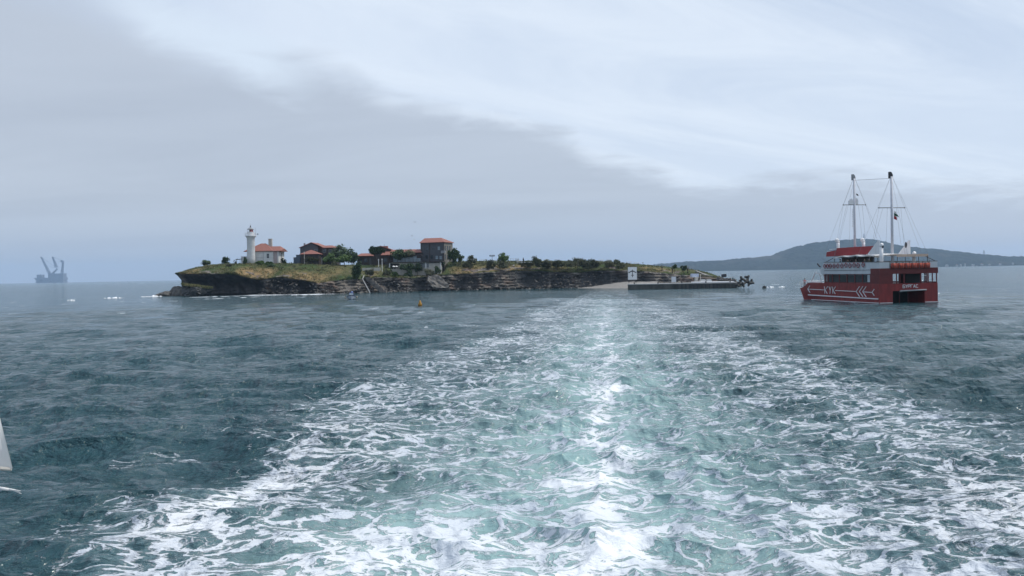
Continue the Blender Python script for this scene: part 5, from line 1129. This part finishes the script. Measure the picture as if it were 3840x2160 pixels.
MB().bar((0, 0, 1.3), (.02, 0, 2.55), .04).lathe(.02, 0, [(.03, 2.5), (.09, 2.56), (.03, 2.66)], 8).build("staff", DARK, BU)
gp = None
for i, (px, py, Y, lab) in enumerate([(1554, 833, 240, 'gull flying highest above the houses'), (1553, 898, 250, 'gull flying just left of the two storey house roof'), (1545, 885, 252, 'pale gull, lower left of the flying gulls')]):
    if i == 0:
        gp = empty("gull", (0, 0, 0)); MB().lathe(0, 0, [(.01, -.32), (.09, -.1), (.08, .12), (.03, .28)], 8).build("body", WHITE, gp, True); gp.children[0].rotation_euler = (R(90), 0, R(30))
        for sg in (-1, 1): MB().prism([(0, -.1, 0), (sg*.35, -.14, .16), (sg*.75, -.02, .05), (sg*.38, .08, .15), (0, .12, 0)], (0, 0, .025)).build("wing", GREYM, gp)
        gg = gp
    else: gg = copy_tree(gp)
    gg.scale = (.7,)*3; gg.location = at(px, py, Y); gg.rotation_euler = (R(12*i), 0, R(70*i)); tag(gg, lab, 'bird', 'gulls over the island')
# corner of a white flag and its loose tail hanging from the viewer's own boat
D_ = 5.2; FL = empty("boat_flag", at(-160, 1500, D_), 0, 'corner of a white flag at the left edge of the photo', 'flag')
fo = FL.location; ns_ = 14; vs = []; fs = []
L0, L1 = [(-170, 1330), (-10, 1560)], [(-170, 1760), (46, 1757)]
for j in range(9):
    for i in range(ns_ + 1):
        k = i / ns_; v = j / 8; xt = -170 + 140*k*1.1; yt = 1330 + 180*k; xb = -170 + 216*k; yb = 1752 + 4*k
        q = at(xt + (xb-xt)*v, yt + (yb-yt)*v, D_ + .05*math.sin(k*7 + v*2) - .03*v) - fo; vs.append(q)
w1 = ns_ + 1
for j in range(8):
    for i in range(ns_): fs.append((j*w1+i, j*w1+i+1, (j+1)*w1+i+1, (j+1)*w1+i))
n = len(vs); vs += [v + Vector((0, .004, 0)) for v in vs]; fs += [tuple(a_ + n for a_ in reversed(f)) for f in fs]
fcl = MB().add(vs, fs).build("cloth", CANVAS, FL, True)
hem = MB(); hem.tube([at(x, y, D_ - .02 + .03*math.sin(x*.02)) - fo for x, y in ((-170, 1756), (-80, 1758), (0, 1757), (44, 1760))], .012, 6); hem.build("hem", PALE, FL)
MB().bar(at(-178, 1200, D_) - fo, at(-172, 2100, D_) - fo, .018, n=8).build("staff", WHITE, FL)
RB = empty("rope_tail", at(-60, 1826, 5.0), 0, 'frayed pale rope end below the flag at the left edge', 'rope'); fo = RB.location
RB_ = MB().tube([at(x, y, 5.0) - fo for x, y in ((-160, 1800), (-60, 1822), (0, 1832), (35, 1836), (58, 1838))], [.010, .012, .011, .008, .004], 7)
for x, y in ((80, 1852), (74, 1846), (78, 1841)): RB_.bar(at(52, 1838, 5.0) - fo, at(x, y, 5.0) - fo, .006, .002, 5)
RB_.build("strand", CANVAS, RB, True)

# ------------------------------------------------------------------ far things: crane vessel, hills, shore
vY = 7600; m_ = vY / F; v0 = at(187, 1057, vY); CV = empty("crane_vessel", (v0.x, vY, 0), 0, 'hazy offshore crane vessel with two lattice cranes on the horizon', 'ship')
VM_ = M("vessel_grey", (.17, .185, .23), .7, .2, .02); X_ = lambda px: (px - 187) * m_; Z_ = lambda py: (1057 - py) * m_
MB().box(X_(143), X_(245), -40, 40, -12, Z_(1050)).box(X_(145), X_(160), -35, 35, 0, Z_(1040)).box(X_(170), X_(195), -35, 35, 0, Z_(1040)).box(X_(203), X_(243), -35, 35, 0, Z_(1040)).box(X_(142), X_(246), -42, 42, Z_(1047), Z_(1038)).build("hull", VM_, CV)
MB().box(X_(144), X_(162), -25, 25, Z_(1038), Z_(1026)).box(X_(130), X_(143), -12, 12, Z_(1041), Z_(1038)).box(X_(195), X_(244), -30, 30, Z_(1038), Z_(1023)).box(X_(183), X_(190), -10, 10, Z_(1038), Z_(1020)).build("deckhouse", VM_, CV)
def lattice(a, b, w, r_, n):
    mb = MB(); a = Vector(a); b = Vector(b); pr = None
    for sx_, sy_ in ((-1,-1), (1,-1), (1,1), (-1,1)): mb.bar(a + Vector((sx_*w, sy_*w, 0)), b + Vector((sx_*w*.4, sy_*w*.4, 0)), r_)
    for i in range(n):
        k0, k1 = i/n, (i+1)/n; w0, w1_ = w*(1-.6*k0), w*(1-.6*k1); p = a.lerp(b, k0); q = a.lerp(b, k1); sg = 1 if i % 2 else -1
        mb.bar(p + Vector((sg*w0, -w0, 0)), q + Vector((-sg*w1_, -w1_, 0)), r_*.7); mb.bar(p + Vector((sg*w0, w0, 0)), q + Vector((-sg*w1_, w1_, 0)), r_*.7)
    return mb
for dy, pts in ((-25, ((192, 1022), (163, 960), (203, 1024), (222, 1005))), (25, ((208, 1000), (194, 960), (228, 1022), (234, 976)))):
    (ax, ay), (bx_, by), (cx_, cy_), (dx, dy_) = pts
    kr = empty("crane", (0, 0, 0)); kr.parent = CV
    lattice((X_(ax), dy, Z_(ay)), (X_(bx_), dy, Z_(by)), 9, 2.3, 12).build("boom", VM_, kr); lattice((X_(cx_), dy, Z_(cy_)), (X_(dx), dy, Z_(dy_)), 8, 2.1, 9).build("gantry", VM_, kr)
    mb = MB(); mb.bar((X_(bx_), dy, Z_(by)), (X_(dx), dy, Z_(dy_)), 1.2).bar((X_(ax + (bx_-ax)*.5), dy, Z_(ay + (by-ay)*.5)), (X_(dx), dy, Z_(dy_)), 1.0); mb.build("stay", VM_, kr)
lattice((X_(235), 0, Z_(1024)), (X_(236), 0, Z_(974)), 5.5, 1.5, 7).build("derrick", VM_, CV); MB().box(X_(231), X_(239), -8, 8, Z_(981), Z_(974)).build("derrick_head", VM_, CV)

hp = [(2400, 998), (2480, 990), (2584, 981), (2640, 979), (2707, 977), (2760, 971), (2825, 967), (2903, 959), (2930, 946), (2959, 934), (3020, 917), (3070, 908), (3127, 901), (3211, 896), (3272, 897), (3350, 914), (3417, 927), (3518, 935), (3560, 941), (3602, 944), (3640, 951), (3686, 954), (3740, 960), (3840, 964), (3960, 967), (4200, 972), (4700, 975), (5200, 985)]
HY = 4700.0; hx = np.linspace(at(2380, 1000, HY).x, at(5200, 1000, HY).x, 1100); hz = np.interp(hx, [at(x, y, HY).x for x, y in hp], [at(x, y, HY).z for x, y in hp])
hy0 = 4150.0; rows = []
for j in range(70):
    v = j / 69; Yh = hy0 + (HY - hy0) * v * 1.9; prof_ = np.where(v < .526, (v / .526), 1 - ((v - .526) / .474) ** 1.5)
    pz = hz * np.clip(prof_, 0, 1) ** (0.7) ; rag = (fbm(hx/26, hx*0 + Yh/26, oct=4, sd=91) - .5) * 12 + (fbm(hx/7, hx*0 + Yh/9, oct=2, sd=95) - .5) * 7; fold = (fbm(hx/160, hx*0 + Yh/120, oct=3, sd=93) - .5) * 26
    rows.append(np.stack([hx + 0*hx, hx*0 + Yh + fold, np.maximum(pz + rag * np.clip(pz / 20, 0, 1) - 2 * (1 - np.clip(v*20, 0, 1)), -3)], -1))
hm = bpy.data.materials.new("wooded_hill"); hm.use_nodes = True; t = NT(hm.node_tree); b = t.n['Principled BSDF']; co = t.coord('Object'); n_ = t.noise(co, .03, 6, .65); n2_ = t.noise(co, .004, 4, .5)
c_ = t.mix(t.step(n_, .35, .65), (.008, .014, .014), (.028, .040, .030)); c_ = t.mix(t.math('MULTIPLY', t.step(n2_, .55, .68), .5), c_, (.08, .07, .055)); t.l.new(c_, b.inputs['Base Color']); b.inputs['Roughness'].default_value = .95; b.inputs['Specular IOR Level'].default_value = .1
hl_ = grid_object("hills", np.array(rows), hm, smooth_=False); tag(hl_, kind="structure")['label'] = 'wooded headland fading blue in the haze'
def far(px, py, Y): q = at(px, py, Y); return q
q = at(3240, 897, HY); m_ = HY / F; RMs = empty("radio_mast", (q.x, HY, q.z - 8), 0, 'thin radio mast on the top of the far hill', 'mast'); lattice((0, 0, 0), (0, 0, 26*m_), 2.2, .7, 8).build("lattice", VM_, RMs)
q = at(3690, 956, HY - 100); PT = empty("port_tower", (q.x, HY - 100, q.z - 10), 0, 'pointed lattice tower on the far shore right of the red boat', 'tower'); H = 24*m_; mb = MB()
for sx_ in (-1, 1): mb.bar((sx_*7, 0, 0), (sx_*.8, 0, H), 1.7, 1.0)
mb.bar((-5, 0, H*.35), (5, 0, H*.35), 1.2).bar((-3, 0, H*.62), (3, 0, H*.62), 1.0); mb.build("legs", VM_, PT)
q = at(3827, 967, HY - 100); CH_ = MB().lathe(0, 0, [(3.4, 0), (2.6, 13*m_), (2.9, 13*m_ + 1)], 10).build("chimney", VM_); CH_.location = (q.x, HY - 100, q.z - 8); tag(CH_, 'stubby chimney at the right end of the far shore', 'chimney')
fw = M("far_white_wall", (.5, .5, .5), .8, .1, .05); fr = M("far_red_roof", (.3, .13, .09), .8, .1, .05)
for i, (px, w, h, lab) in enumerate([(3552, 9, 3.2, 'long pale building on the far shore, first right of the red boat'), (3590, 7, 3, 'pale low house on the far shore, second right of the red boat'), (3604, 6, 4, 'pale house on the far shore with its gable to the water'), (3620, 4, 8, 'tallest pale building on the far shore'), (3650, 8, 3, 'low pale shed at the middle of the far shore'), (3684, 8, 5, 'wide pale building below the lattice tower'), (3712, 6, 3, 'small pale building by the dark breakwater'), (3752, 7, 5, 'pale building behind the dark breakwater'), (3800, 6, 6, 'pale house at the right edge above the breakwater')]):
    Yb = 4140.0; mm = Yb / F; q = at(px, 1000, Yb); wd, hg = w*mm, h*mm; Hh = empty("far_house", (q.x, Yb, -1), 0, lab, 'building', 'buildings on the far shore')
    MB().box(-wd/2, wd/2, 0, wd*.6, 0, hg + 5).build("wall", fw, Hh); gable_roof([(-wd*.55, hg + 4.8), (0, hg + 5 + wd*.16), (wd*.55, hg + 4.8)], -.5, wd*.62, .8).build("roof", fr if i % 2 else fw, Hh)
a = at(3660, 995, 4060); b = at(4300, 985, 4060); o = MB().prism([(a.x, 4060, -2), (a.x + 12, 4060, 3.4), (b.x, 4060, 3.8), (b.x, 4060, -2)], (0, 22, 0)).build("breakwater", CONC); tag(o, 'long dark breakwater along the far shore', 'breakwater')

# ------------------------------------------------------------------ air: thin sea haze round everything
hb = MB().box(-9600, 9600, -9600, 9600, -6, 200); hz_m = bpy.data.materials.new("haze"); hz_m.use_nodes = True; nt = hz_m.node_tree; nt.nodes.clear()
out = nt.nodes.new('ShaderNodeOutputMaterial'); pvn = nt.nodes.new('ShaderNodeVolumePrincipled'); nt.links.new(pvn.outputs[0], out.inputs['Volume'])
pvn.inputs['Color'].default_value = (0.55, 0.75, 1.0, 1); pvn.inputs['Density'].default_value = 0.85e-4; pvn.inputs['Anisotropy'].default_value = 0.1
hzo = hb.build("haze", hz_m); tag(hzo, kind='stuff')
